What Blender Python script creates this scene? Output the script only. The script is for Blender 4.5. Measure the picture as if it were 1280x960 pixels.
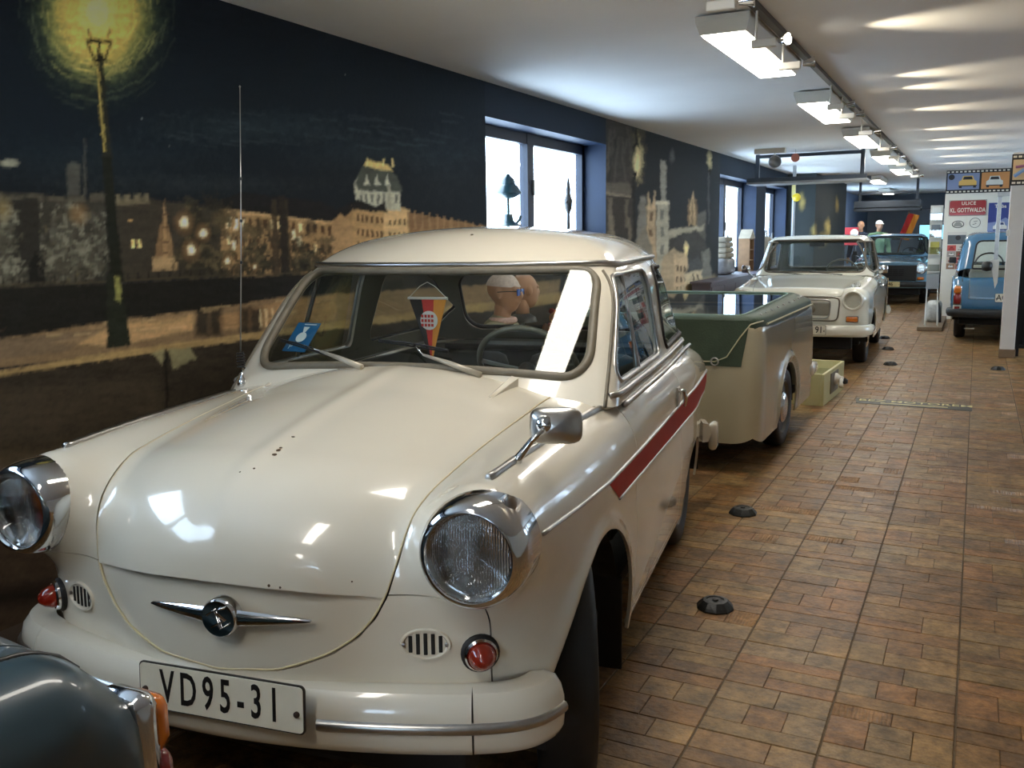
import bpy, bmesh, math, random
import numpy as np
from mathutils import Vector, Matrix

for o in list(bpy.data.objects):
    bpy.data.objects.remove(o, do_unlink=True)
S = bpy.context.scene
COL = S.collection
PI = math.pi
rng = np.random.default_rng(7)
random.seed(7)

# ---------------------------------------------------------------- camera
FPX, CAMH = 1136.9, 1.43
YAW, PITCH, ROLL = [math.radians(a) for a in (26.954, 9.047, -0.8437)]
_fw = np.array([-math.sin(YAW)*math.cos(PITCH), math.cos(YAW)*math.cos(PITCH), -math.sin(PITCH)])
_r = np.array([math.cos(YAW), math.sin(YAW), 0.])
_u = np.cross(_r, _fw)
_r, _u = math.cos(ROLL)*_r+math.sin(ROLL)*_u, -math.sin(ROLL)*_r+math.cos(ROLL)*_u
cd = bpy.data.cameras.new('camera')
cam = bpy.data.objects.new('camera', cd)
COL.objects.link(cam)
cd.sensor_fit = 'HORIZONTAL'
cd.sensor_width = 36.0
cd.lens = FPX/1280*36.0
cd.clip_start = 0.03
cam.matrix_world = Matrix(((_r[0], _u[0], -_fw[0], 0), (_r[1], _u[1], -_fw[1], 0), (_r[2], _u[2], -_fw[2], CAMH), (0, 0, 0, 1)))
S.camera = cam

def ray(x, y):
    return _fw+_r*(x-640)/FPX-_u*(y-480)/FPX
def on_wall(x, y, X):
    d = ray(x, y)
    t = X/d[0]
    return (t*d[1], CAMH+t*d[2])

# ---------------------------------------------------------------- light
W = bpy.data.worlds.new('World')
S.world = W
W.use_nodes = True
_bg = W.node_tree.nodes['Background']
_bg.inputs[0].default_value = (0.62, 0.81, 1.0, 1)
_bg.inputs[1].default_value = 14.0
S.view_settings.view_transform = 'Standard'
S.view_settings.look = 'None'
S.view_settings.gamma = 1.0
S.view_settings.use_curve_mapping = False
S.view_settings.exposure = -0.08
PANEL_POWER = 21.5
SPOT_POWER = 42.0

# ---------------------------------------------------------------- helpers
def link(o, parent=None):
    COL.objects.link(o)
    if parent is not None:
        o.parent = parent
    return o

def empty(name, loc=(0, 0, 0), rz=0.0, label=None, cat=None, group=None):
    o = bpy.data.objects.new(name, None)
    o.empty_display_size = 0.1
    COL.objects.link(o)
    o.location = loc
    o.rotation_euler = (0, 0, rz)
    return tag(o, label, cat, group)

def tag(o, label=None, cat=None, group=None, kind=None):
    if label: o['label'] = label
    if cat: o['category'] = cat
    if group: o['group'] = group
    if kind: o['kind'] = kind
    return o

def make(name, V, F, mat=None, parent=None, smooth=False, N=None, loc=None, rot=None, angle=None):
    me = bpy.data.meshes.new(name)
    V = np.asarray(V, float)
    if isinstance(F, np.ndarray):
        k = F.shape[1]
        me.vertices.add(len(V)); me.vertices.foreach_set('co', V.ravel())
        me.loops.add(F.size); me.loops.foreach_set('vertex_index', F.ravel().astype(np.int32))
        me.polygons.add(len(F)); me.polygons.foreach_set('loop_start', np.arange(0, F.size, k, dtype=np.int32))
        me.update(calc_edges=True)
    else:
        me.from_pydata([tuple(v) for v in V], [], [tuple(f) for f in F])
        me.update()
    if smooth:
        me.polygons.foreach_set('use_smooth', np.ones(len(me.polygons), bool))
        if angle is not None:
            me.set_sharp_from_angle(angle=math.radians(angle))
    if N is not None:
        me.normals_split_custom_set_from_vertices([tuple(n) for n in N])
    if mat is not None:
        me.materials.append(mat)
    o = bpy.data.objects.new(name, me)
    if loc is not None: o.location = loc
    if rot is not None: o.rotation_euler = rot
    return link(o, parent)

class MB:
    """collects shapes of ONE piece, then links them as one mesh"""
    def __init__(s): s.V = []; s.F = []; s.n = 0
    def add(s, V, F):
        V = np.asarray(V, float)
        s.V.append(V); s.F += [tuple(int(i)+s.n for i in f) for f in F]; s.n += len(V)
        return s
    def box(s, c, d, rz=0.0, bev=0.0, M=None):
        V, F = box_vf(d, bev)
        R = np.array([[math.cos(rz), -math.sin(rz), 0], [math.sin(rz), math.cos(rz), 0], [0, 0, 1]])
        if M is not None: R = np.asarray(M)
        return s.add(V@R.T+np.asarray(c, float), F)
    def tube(s, P, r, n=8, closed=False, caps=True):
        return s.add(*tube_vf(P, r, n, closed, caps))
    def lathe(s, prof, n=24, M=None, c=(0, 0, 0)):
        V, F = lathe_vf(prof, n)
        if M is not None: V = V@np.asarray(M).T
        return s.add(V+np.asarray(c, float), F)
    def build(s, name, mat=None, parent=None, smooth=False, angle=None, loc=None, rot=None):
        return make(name, np.concatenate(s.V), s.F, mat, parent, smooth, None, loc, rot, angle)

def box_vf(d, bev=0.0):
    x, y, z = [a/2 for a in d]
    if bev <= 0:
        V = [(-x, -y, -z), (x, -y, -z), (x, y, -z), (-x, y, -z), (-x, -y, z), (x, -y, z), (x, y, z), (-x, y, z)]
        return np.array(V), [(0, 3, 2, 1), (4, 5, 6, 7), (0, 1, 5, 4), (1, 2, 6, 5), (2, 3, 7, 6), (3, 0, 4, 7)]
    bm = bmesh.new()
    bmesh.ops.create_cube(bm, size=1)
    bmesh.ops.scale(bm, vec=d, verts=bm.verts)
    bmesh.ops.bevel(bm, geom=bm.edges[:], offset=min(bev, min(d)*.49), segments=2, affect='EDGES', profile=.5)
    V = np.array([v.co[:] for v in bm.verts]); F = [tuple(v.index for v in f.verts) for f in bm.faces]
    bm.free()
    return V, F

def tube_vf(P, r, n=8, closed=False, caps=True):
    P = np.asarray(P, float); m = len(P)
    r = np.broadcast_to(np.asarray(r, float), (m,))
    if closed: T = np.roll(P, -1, 0)-np.roll(P, 1, 0)
    else:
        T = np.gradient(P, axis=0)
    T /= np.maximum(np.linalg.norm(T, axis=1, keepdims=True), 1e-9)
    a = np.array([0, 0, 1.]) if abs(T[0][2]) < .8 else np.array([1., 0, 0])
    u = np.cross(T[0], a); u /= np.linalg.norm(u)
    U = [u]
    for i in range(1, m):
        u = U[-1]-T[i]*(U[-1]@T[i]); U.append(u/max(np.linalg.norm(u), 1e-9))
    U = np.array(U); Wv = np.cross(T, U)
    if closed:
        tw = 0
    th = np.arange(n)*2*PI/n
    V = (P[:, None]+r[:, None, None]*(np.cos(th)[None, :, None]*U[:, None]+np.sin(th)[None, :, None]*Wv[:, None])).reshape(-1, 3)
    F = []
    for i in range(m if closed else m-1):
        j = (i+1) % m
        for k in range(n):
            k2 = (k+1) % n
            F.append((i*n+k, i*n+k2, j*n+k2, j*n+k))
    if caps and not closed:
        F.append(tuple(range(n-1, -1, -1))); F.append(tuple((m-1)*n+k for k in range(n)))
    return V, F

def lathe_vf(prof, n=24):
    """profile (r, h): axis = local z"""
    prof = np.asarray(prof, float); m = len(prof)
    th = np.arange(n)*2*PI/n
    V = np.stack([prof[:, None, 0]*np.cos(th), prof[:, None, 0]*np.sin(th), np.repeat(prof[:, 1:2], n, 1)], 2).reshape(-1, 3)
    F = []
    for i in range(m-1):
        for k in range(n):
            k2 = (k+1) % n
            F.append((i*n+k, i*n+k2, (i+1)*n+k2, (i+1)*n+k))
    if prof[0, 0] > 1e-6: F.append(tuple(range(n-1, -1, -1)))
    if prof[-1, 0] > 1e-6: F.append(tuple((m-1)*n+k for k in range(n)))
    return V, F

def axis_matrix(z, up=(0, 0, 1)):
    """columns x,y,z with local z along the given direction and local y as near to up as can be"""
    z = np.asarray(z, float); z = z/np.linalg.norm(z)
    x = np.cross(up, z); x /= np.linalg.norm(x)
    y = np.cross(z, x)
    return np.stack([x, y, z], 1)

def euler_of(M):
    return Matrix([list(r) for r in M]).to_euler()

def text_mesh(name, s, size, mat, parent=None, M=None, loc=(0, 0, 0), sx=1.0, depth=0.001, align='CENTER', bold=0.0, space=1.0):
    cu = bpy.data.curves.new(name, 'FONT')
    cu.body = s; cu.size = size; cu.align_x = align; cu.align_y = 'CENTER'
    cu.extrude = depth; cu.resolution_u = 3; cu.offset = bold; cu.space_character = space
    to = bpy.data.objects.new(name+'_curve', cu)
    COL.objects.link(to)
    bpy.context.view_layer.update()
    dg = bpy.context.evaluated_depsgraph_get()
    me = bpy.data.meshes.new_from_object(to.evaluated_get(dg))
    bpy.data.objects.remove(to, do_unlink=True)
    me.name = name
    me.materials.clear(); me.materials.append(mat)
    for v in me.vertices: v.co.x *= sx
    o = bpy.data.objects.new(name, me)
    if M is not None: o.rotation_euler = euler_of(M)
    o.location = loc
    return link(o, parent)

def copy_tree(o, parent=None):
    c = o.copy(); COL.objects.link(c); c.parent = parent
    for ch in list(o.children): copy_tree(ch, c)
    return c

# ---- implicit shells, clipping
def smax(a, b, k):
    h = np.maximum(k-np.abs(a-b), 0)
    return np.maximum(a, b)+h*h/(4*k)
def smin(a, b, k): return -smax(-a, -b, k)
def sstep(x, a, b):
    t = np.clip((x-a)/(b-a), 0, 1); return t*t*(3-2*t)
def lerp(x, xs, ys): return np.interp(x, xs, ys)
def spl(xs, ys):
    """smooth monotone-ish curve through points (finite-difference cubic hermite)"""
    xs = np.asarray(xs, float); ys = np.asarray(ys, float)
    m = np.gradient(ys, xs)
    def f(x):
        x = np.clip(x, xs[0], xs[-1]); i = np.clip(np.searchsorted(xs, x)-1, 0, len(xs)-2)
        h = xs[i+1]-xs[i]; t = (x-xs[i])/h
        return (2*t**3-3*t**2+1)*ys[i]+(t**3-2*t**2+t)*h*m[i]+(-2*t**3+3*t**2)*ys[i+1]+(t**3-t**2)*h*m[i+1]
    return f

def shell(F, lo, hi, slo, shi, step, faces='txXyY', reach=0.6):
    lo = np.array(lo, float); hi = np.array(hi, float)
    n = [max(2, int(round((hi[i]-lo[i])/step))+1) for i in range(3)]
    ax = [np.linspace(lo[i], hi[i], n[i]) for i in range(3)]
    Vs = []; Q = []; off = 0
    def add(P, a, b, flip):
        nonlocal off
        idx = np.arange(a*b).reshape(a, b)+off
        q = np.stack([idx[:-1, :-1], idx[1:, :-1], idx[1:, 1:], idx[:-1, 1:]], -1).reshape(-1, 4)
        if flip: q = q[:, ::-1]
        Vs.append(P.reshape(-1, 3)); Q.append(q); off += a*b
    for f in faces:
        if f in 'tb':
            A, B = np.meshgrid(ax[0], ax[1], indexing='ij'); z = hi[2] if f == 't' else lo[2]
            add(np.stack([A, B, np.full_like(A, z)], -1), n[0], n[1], f == 'b')
        elif f in 'xX':
            A, B = np.meshgrid(ax[1], ax[2], indexing='ij'); x = hi[0] if f == 'X' else lo[0]
            add(np.stack([np.full_like(A, x), A, B], -1), n[1], n[2], f == 'x')
        else:
            A, B = np.meshgrid(ax[0], ax[2], indexing='ij'); y = hi[1] if f == 'Y' else lo[1]
            add(np.stack([A, np.full_like(A, y), B], -1), n[0], n[2], f == 'Y')
    V = np.concatenate(Vs); Q = np.concatenate(Q)
    key = np.round(V/1e-5).astype(np.int64)
    _, first, inv = np.unique(key, axis=0, return_index=True, return_inverse=True)
    V = V[first]; Q = inv.ravel()[Q]
    Sk = np.clip(V, slo, shi); D = V-Sk
    D /= np.linalg.norm(D, axis=1, keepdims=True)
    a = np.zeros(len(V)); b = np.full(len(V), reach)
    # first crossing: coarse march, then bisect
    t = np.linspace(0, reach, 24); hit = np.full(len(V), reach); prev = np.zeros(len(V)); done = np.zeros(len(V), bool)
    for k in range(1, 24):
        f = F(*(Sk+D*t[k]).T) if False else F(Sk[:, 0]+D[:, 0]*t[k], Sk[:, 1]+D[:, 1]*t[k], Sk[:, 2]+D[:, 2]*t[k])
        new = (f > 0) & ~done
        a[new] = t[k-1]; b[new] = t[k]; done |= new
    for k in range(26):
        m = (a+b)/2; P = Sk+D*m[:, None]
        ins = F(P[:, 0], P[:, 1], P[:, 2]) < 0
        a = np.where(ins, m, a); b = np.where(ins, b, m)
    V = Sk+D*((a+b)/2)[:, None]
    T = np.concatenate([Q[:, [0, 1, 2]], Q[:, [0, 2, 3]]])
    # drop degenerate
    ar = np.linalg.norm(np.cross(V[T[:, 1]]-V[T[:, 0]], V[T[:, 2]]-V[T[:, 0]]), axis=1)
    return V, T[ar > 1e-12]

def grad(F, V, e=1e-3):
    G = np.stack([F(*(V+np.eye(3)[i]*e).T)-F(*(V-np.eye(3)[i]*e).T) for i in range(3)], 1)
    return G/np.maximum(np.linalg.norm(G, axis=1, keepdims=True), 1e-12)

def clip(V, T, g):
    """keep g<0; g: callable(V)->values, made distance-like"""
    gv = g(V); s = gv < 0; k = s[T].sum(1)
    out = [T[k == 3]]; nv = [V]; base = len(V)
    def rot(T_, mask):   # put the lone vertex first
        w = np.argmax(mask, 1); r = np.arange(len(T_))
        return np.stack([T_[r, w], T_[r, (w+1) % 3], T_[r, (w+2) % 3]], 1)
    A = T[k == 1]; B = T[k == 2]
    if len(A)+len(B):
        A = rot(A, s[A]) if len(A) else A.reshape(0, 3)
        B = rot(B, ~s[B]) if len(B) else B.reshape(0, 3)
        E = np.concatenate([A[:, [0, 1]], A[:, [0, 2]], B[:, [0, 1]], B[:, [0, 2]]])
        Es = np.sort(E, 1)
        uq, inv = np.unique(Es, axis=0, return_inverse=True); inv = inv.ravel()
        ga, gb = gv[uq[:, 0]], gv[uq[:, 1]]
        t = (ga/(ga-gb))[:, None]
        nv.append(V[uq[:, 0]]*(1-t)+V[uq[:, 1]]*t)
        i = inv+base; na, nb = len(A), len(B)
        e1, e2, e3, e4 = i[:na], i[na:2*na], i[2*na:2*na+nb], i[2*na+nb:]
        out.append(np.stack([A[:, 0], e1, e2], 1))
        out.append(np.stack([e3, B[:, 1], B[:, 2]], 1)); out.append(np.stack([e3, B[:, 2], e4], 1))
    V = np.concatenate(nv); T = np.concatenate(out)
    u, inv = np.unique(T, return_inverse=True)
    return V[u], inv.reshape(T.shape)

def dist_like(g, e=2e-3):
    def h(V):
        v = g(V[:, 0], V[:, 1], V[:, 2])
        G = np.stack([g(*(V+np.eye(3)[i]*e).T)-g(*(V-np.eye(3)[i]*e).T) for i in range(3)], 1)/(2*e)
        return v/np.maximum(np.linalg.norm(G, axis=1), .15)
    return h
def inside(g, gap=0.0):
    h = dist_like(g); return lambda V: h(V)+gap
def outside(g, gap=0.0):
    h = dist_like(g); return lambda V: -h(V)+gap

def boundary_loops(T, minlen=6):
    E = np.concatenate([T[:, [0, 1]], T[:, [1, 2]], T[:, [2, 0]]])
    Es = np.sort(E, 1)
    uq, inv, cnt = np.unique(Es, axis=0, return_inverse=True, return_counts=True)
    be = E[cnt[inv.ravel()] == 1]
    nxt = {}
    for a, b in be: nxt.setdefault(int(a), []).append(int(b))
    loops = []
    while nxt:
        a = next(iter(nxt)); loop = [a]; cur = a
        while cur in nxt:
            b = nxt[cur].pop()
            if not nxt[cur]: del nxt[cur]
            if b == a: break
            loop.append(b); cur = b
        if len(loop) >= minlen: loops.append(loop)
    return loops, be

def main_piece(V, T):
    lab = np.arange(len(V))
    while True:
        m = lab[T].min(1); new = lab.copy()
        for k in range(3): np.minimum.at(new, T[:, k], m)
        new = new[new]
        if (new == lab).all(): break
        lab = new
    c = np.bincount(lab[T[:, 0]]); T = T[lab[T[:, 0]] == c.argmax()]
    u, inv = np.unique(T, return_inverse=True); return V[u], inv.reshape(T.shape)

def smooth_path(P, step, closed=True, it=2):
    P = np.asarray(P)
    if closed: P = np.vstack([P, P[:1]])
    d = np.r_[0, np.cumsum(np.linalg.norm(np.diff(P, axis=0), axis=1))]
    n = max(4, int(d[-1]/step))
    s = np.linspace(0, d[-1], n, endpoint=not closed)
    Q = np.stack([np.interp(s, d, P[:, i]) for i in range(3)], 1)
    for _ in range(it):
        if closed: Q = (np.roll(Q, 1, 0)+2*Q+np.roll(Q, -1, 0))/4
        else: Q[1:-1] = (Q[:-2]+2*Q[1:-1]+Q[2:])/4
    return Q

def panel(name, V, T, F, mat, parent, rim=0.012, liner=None, off=0.0):
    """sheet-metal panel from a clipped shell, with folded-in edges and true surface normals"""
    N = grad(F, V)
    Vo = V+N*off
    o = None
    loops, be = boundary_loops(T, 0)
    nv = len(Vo)
    VV, TT, NN = Vo, T, N
    if rim and len(be):
        u, inv = np.unique(be, return_inverse=True); inv = inv.reshape(be.shape)
        outer = Vo[u]; inner = outer-N[u]*rim
        # edge-normal for the fold: sideways out of the panel
        m = len(u)
        VV = np.concatenate([Vo, outer, inner])
        q = np.stack([inv[:, 1]+nv, inv[:, 0]+nv, inv[:, 0]+nv+m, inv[:, 1]+nv+m], 1)
        fn = np.cross(outer[inv[:, 0]]-outer[inv[:, 1]], -N[u][inv[:, 0]])
        acc = np.zeros((m, 3)); np.add.at(acc, inv[:, 0], fn); np.add.at(acc, inv[:, 1], fn)
        acc /= np.maximum(np.linalg.norm(acc, axis=1, keepdims=True), 1e-12)
        NN = np.concatenate([N, acc, acc])
        TT = np.concatenate([T, q[:, [0, 1, 2]], q[:, [0, 2, 3]]])
    o = make(name, VV, TT, mat, parent, True, NN)
    if liner is not None:
        make('lining', Vo-N*.018, T[:, ::-1].copy(), liner, o, True, -N)
    return o

def sd_poly(px, py, poly, r=0.0):
    """signed distance to polygon shrunk corners rounded by r (poly given at full size)"""
    poly = np.asarray(poly, float)
    if r > 0:   # inset polygon by r, then grow
        c = poly.mean(0); n = len(poly); q = []
        ar = 0.5*np.sum(poly[:, 0]*np.roll(poly[:, 1], -1)-np.roll(poly[:, 0], -1)*poly[:, 1]); sg = 1 if ar > 0 else -1
        for i in range(n):
            a, b, c2 = poly[i-1], poly[i], poly[(i+1) % n]
            d1 = (b-a)/np.linalg.norm(b-a); d2 = (c2-b)/np.linalg.norm(c2-b)
            n1 = sg*np.array([-d1[1], d1[0]]); n2 = sg*np.array([-d2[1], d2[0]])
            bis = n1+n2; q.append(b+bis*r/max(.15, (1+n1@n2)))
        poly = np.array(q)
    d = np.full(px.shape, 1e9); s = np.ones(px.shape); n = len(poly)
    for i in range(n):
        a, b = poly[i], poly[i-1]
        ex, ey = b-a; wx, wy = px-a[0], py-a[1]
        t = np.clip((wx*ex+wy*ey)/(ex*ex+ey*ey), 0, 1)
        bx, by = wx-ex*t, wy-ey*t
        d = np.minimum(d, bx*bx+by*by)
        c1 = py >= a[1]; c2 = py < b[1]; c3 = ex*wy > ey*wx
        f = (c1 & c2 & c3) | (~c1 & ~c2 & ~c3)
        s = np.where(f, -s, s)
    return s*np.sqrt(d)-r

# ---------------------------------------------------------------- materials
def srgb(r, g, b):
    f = lambda c: ((c/255+.055)/1.055)**2.4 if c > 10 else c/255/12.92
    return (f(r), f(g), f(b))

def mat(name, col, rough=0.5, metal=0.0, coat=0.0, var=0.0, vscale=6.0, bump=0.0, bscale=60.0, emit=None, estr=0.0, rvar=0.0, spec=None, chips=None, attr=None, sub=0.0):
    m = bpy.data.materials.new(name); m.use_nodes = True
    nt = m.node_tree; N = nt.nodes; L = nt.links; b = N['Principled BSDF']
    c = (*col, 1)
    b.inputs['Base Color'].default_value = c
    b.inputs['Roughness'].default_value = rough
    b.inputs['Metallic'].default_value = metal
    b.inputs['Coat Weight'].default_value = coat
    b.inputs['Coat Roughness'].default_value = 0.04
    if spec is not None: b.inputs['Specular IOR Level'].default_value = spec
    if emit is not None:
        b.inputs['Emission Color'].default_value = (*emit, 1); b.inputs['Emission Strength'].default_value = estr
    tc = N.new('ShaderNodeTexCoord')
    src = None
    if attr:
        a = N.new('ShaderNodeAttribute'); a.attribute_name = attr; src = a.outputs['Color']
    if var > 0:
        nz = N.new('ShaderNodeTexNoise'); nz.inputs['Scale'].default_value = vscale; nz.inputs['Detail'].default_value = 4
        L.new(tc.outputs['Object'], nz.inputs['Vector'])
        mr = N.new('ShaderNodeMapRange'); mr.inputs[1].default_value = .3; mr.inputs[2].default_value = .7
        mr.inputs[3].default_value = 1-var; mr.inputs[4].default_value = 1+var
        L.new(nz.outputs['Fac'], mr.inputs[0])
        mx = N.new('ShaderNodeVectorMath'); mx.operation = 'MULTIPLY'
        if src: L.new(src, mx.inputs[0])
        else: mx.inputs[0].default_value = col
        L.new(mr.outputs[0], mx.inputs[1]); src = mx.outputs[0]
    if chips:
        # bare spots in the paint with ragged outline, at given local positions
        acc = None
        nz = N.new('ShaderNodeTexNoise'); nz.inputs['Scale'].default_value = 90; nz.inputs['Detail'].default_value = 3
        L.new(tc.outputs['Object'], nz.inputs['Vector'])
        for (x, y, z, r) in chips:
            d = N.new('ShaderNodeVectorMath'); d.operation = 'DISTANCE'; d.inputs[1].default_value = (x, y, z)
            L.new(tc.outputs['Object'], d.inputs[0])
            ad = N.new('ShaderNodeMath'); ad.operation = 'MULTIPLY_ADD'; ad.inputs[1].default_value = r*1.8; ad.inputs[2].default_value = -r*1.4
            L.new(nz.outputs['Fac'], ad.inputs[0])
            sm = N.new('ShaderNodeMath'); sm.operation = 'ADD'; L.new(d.outputs['Value'], sm.inputs[0]); L.new(ad.outputs[0], sm.inputs[1])
            lt = N.new('ShaderNodeMath'); lt.operation = 'LESS_THAN'; lt.inputs[1].default_value = r*.5; L.new(sm.outputs[0], lt.inputs[0])
            if acc is None: acc = lt.outputs[0]
            else:
                mxm = N.new('ShaderNodeMath'); mxm.operation = 'MAXIMUM'; L.new(acc, mxm.inputs[0]); L.new(lt.outputs[0], mxm.inputs[1]); acc = mxm.outputs[0]
        mix = N.new('ShaderNodeMix'); mix.data_type = 'RGBA'
        L.new(acc, mix.inputs['Factor'])
        if src: L.new(src, mix.inputs['A'])
        else: mix.inputs['A'].default_value = c
        mix.inputs['B'].default_value = (.085, .055, .032, 1); src = mix.outputs['Result']
    if src: L.new(src, b.inputs['Base Color'])
    if rvar > 0:
        nz = N.new('ShaderNodeTexNoise'); nz.inputs['Scale'].default_value = vscale*.7
        L.new(tc.outputs['Object'], nz.inputs['Vector'])
        mr = N.new('ShaderNodeMapRange'); mr.inputs[3].default_value = max(0, rough-rvar); mr.inputs[4].default_value = rough+rvar
        L.new(nz.outputs['Fac'], mr.inputs[0]); L.new(mr.outputs[0], b.inputs['Roughness'])
    if bump > 0:
        nz = N.new('ShaderNodeTexNoise'); nz.inputs['Scale'].default_value = bscale; nz.inputs['Detail'].default_value = 3
        L.new(tc.outputs['Object'], nz.inputs['Vector'])
        bp = N.new('ShaderNodeBump'); bp.inputs['Strength'].default_value = bump; bp.inputs['Distance'].default_value = .01
        L.new(nz.outputs['Fac'], bp.inputs['Height']); L.new(bp.outputs[0], b.inputs['Normal'])
    return m

def glass(name, tint=(.92, .96, .95), rough=0.0, wave=None, refl=.07):
    m = bpy.data.materials.new(name); m.use_nodes = True
    nt = m.node_tree; N = nt.nodes; L = nt.links
    for n in list(N):
        if n.type != 'OUTPUT_MATERIAL': N.remove(n)
    out = [n for n in N if n.type == 'OUTPUT_MATERIAL'][0]
    tr = N.new('ShaderNodeBsdfTransparent'); tr.inputs[0].default_value = (*tint, 1)
    gl = N.new('ShaderNodeBsdfGlossy'); gl.inputs['Roughness'].default_value = rough
    fr = N.new('ShaderNodeLayerWeight'); fr.inputs['Blend'].default_value = .5
    pw = N.new('ShaderNodeMath'); pw.operation = 'POWER'; pw.inputs[1].default_value = 4.5
    sc = N.new('ShaderNodeMath'); sc.operation = 'MULTIPLY_ADD'; sc.inputs[1].default_value = .9; sc.inputs[2].default_value = refl
    L.new(fr.outputs['Facing'], pw.inputs[0]); L.new(pw.outputs[0], sc.inputs[0])
    mx = N.new('ShaderNodeMixShader')
    L.new(sc.outputs[0], mx.inputs[0]); L.new(tr.outputs[0], mx.inputs[1]); L.new(gl.outputs[0], mx.inputs[2])
    L.new(mx.outputs[0], out.inputs[0])
    if wave:
        tc = N.new('ShaderNodeTexCoord'); wv = N.new('ShaderNodeTexWave'); wv.bands_direction = 'X'
        wv.inputs['Scale'].default_value = wave; wv.inputs['Distortion'].default_value = 1.5; wv.inputs['Detail'].default_value = 1
        bp = N.new('ShaderNodeBump'); bp.inputs['Strength'].default_value = .9; bp.inputs['Distance'].default_value = .004
        L.new(tc.outputs['Object'], wv.inputs['Vector']); L.new(wv.outputs['Fac'], bp.inputs['Height'])
        L.new(bp.outputs[0], gl.inputs['Normal'])
    return m

M_chrome = mat('chrome', (.62, .62, .63), .09, 1.0, rvar=.05, vscale=20)
M_alu = mat('worn_aluminium', (.46, .45, .43), .28, 1.0, var=.12, vscale=25)
M_steel = mat('galvanised_steel', (.36, .37, .38), .38, .9, var=.1)
M_rubber = mat('black_rubber', (.007, .007, .008), .6, bump=.15, bscale=120)
M_tyre = mat('tyre_rubber', (.009, .0095, .0105), .55, var=.2, vscale=30)
M_seal = mat('grey_window_rubber', srgb(112, 104, 88), .5, var=.12, vscale=30)
M_dark = mat('dark_underbody', (.010, .0095, .009), .8)
M_glass = glass('clear_glass', (.90, .94, .92))
M_tint = glass('side_glass', (.78, .84, .82))
M_lens = glass('ribbed_lens_glass', (.95, .95, .93), 0.02, wave=55)
M_silver = mat('mirror_reflector', (.86, .85, .82), .10, 1.0, bump=.35, bscale=70)
# ================================================================ ROOM
WX, CEIL = -2.93, 2.45
X_R, Y_B, Y_F = 3.3, -5.0, 29.0
STEP_Y0, STEP_Y1, STEP_X = 16.2, 20.2, -2.47

def project(X, Y, Z):
    P = np.stack(np.broadcast_arrays(X, Y, np.asarray(Z, float)-CAMH), -1)
    d = P@_fw
    return 640+FPX*(P@_r)/d, 480-FPX*(P@_u)/d

def lattice_noise(seed, n=64):
    t = np.random.default_rng(seed).random((n, n))
    def f(u, v):
        i = np.floor(u).astype(int); j = np.floor(v).astype(int); a = u-i; b = v-j
        a = a*a*(3-2*a); b = b*b*(3-2*b)
        g = lambda p, q: t[p % n, q % n]
        return (g(i, j)*(1-a)+g(i+1, j)*a)*(1-b)+(g(i, j+1)*(1-a)+g(i+1, j+1)*a)*b
    return f
NZ = [lattice_noise(s) for s in range(6)]
def fbm(k, u, v):
    return (NZ[k](u, v)*.5+NZ[(k+1) % 6](u*2.1+7, v*2.1+3)*.3+NZ[(k+2) % 6](u*4.3+1, v*4.3+9)*.2)-.5

class Paint:
    """brush work of the wall painting: colours per wall vertex, laid on in order"""
    def __init__(s, Y, Z, X=WX, base=(24, 32, 42)):
        s.Y, s.Z = Y, Z
        s.x, s.y = project(X, Y, Z)
        s.C = np.tile(np.array(srgb(*base)), (len(Y), 1))
        j = 2.2
        s.px = s.x+j*2*fbm(0, s.x/7, s.y/7); s.py = s.y+j*2*fbm(3, s.x/7, s.y/7)
        s.st = 1+.5*fbm(1, s.x/22, s.y/5)+.35*fbm(4, s.x/4, s.y/4)      # streaky brush tone
    def blend(s, a, col, tone=1.0):
        c = np.array(srgb(*col))[None]*(1+(s.st[:, None]-1)*tone)
        s.C += a[:, None]*(np.clip(c, 0, 1)-s.C)
    def poly(s, pts, col, soft=1.5, alpha=1.0, tone=1.0):
        P = np.array(pts, float); lo = P.min(0)-soft*2-4; hi = P.max(0)+soft*2+4
        m = (s.px > lo[0]) & (s.px < hi[0]) & (s.py > lo[1]) & (s.py < hi[1])
        if not m.any(): return
        a = np.zeros(len(s.px)); d = sd_poly(s.px[m], s.py[m], P)
        a[m] = alpha*np.clip(.5-d/(2*soft), 0, 1); s.blend(a, col, tone)
    def rect(s, x0, y0, x1, y1, col, **k): s.poly([(x0, y0), (x1, y0), (x1, y1), (x0, y1)], col, **k)
    def blob(s, cx, cy, rx, ry, col, soft=.3, alpha=1.0, tone=1.0, ragged=0.0):
        m = (np.abs(s.px-cx) < rx*1.8) & (np.abs(s.py-cy) < ry*1.8)
        if not m.any(): return
        a = np.zeros(len(s.px))
        d = np.hypot((s.px[m]-cx)/rx, (s.py[m]-cy)/ry)
        if ragged: d = d+ragged*2*fbm(2, s.x[m]/6, s.y[m]/6)
        a[m] = alpha*np.clip((1-d)/soft, 0, 1); s.blend(a, col, tone)
    def line(s, x0, y0, x1, y1, w0, w1, col, **k):
        n = np.array([-(y1-y0), x1-x0], float); n /= np.linalg.norm(n)
        a, b = np.array([x0, y0], float), np.array([x1, y1], float)
        s.poly([a-n*w0/2, a+n*w0/2, b+n*w1/2, b-n*w1/2], col, **k)

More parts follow.
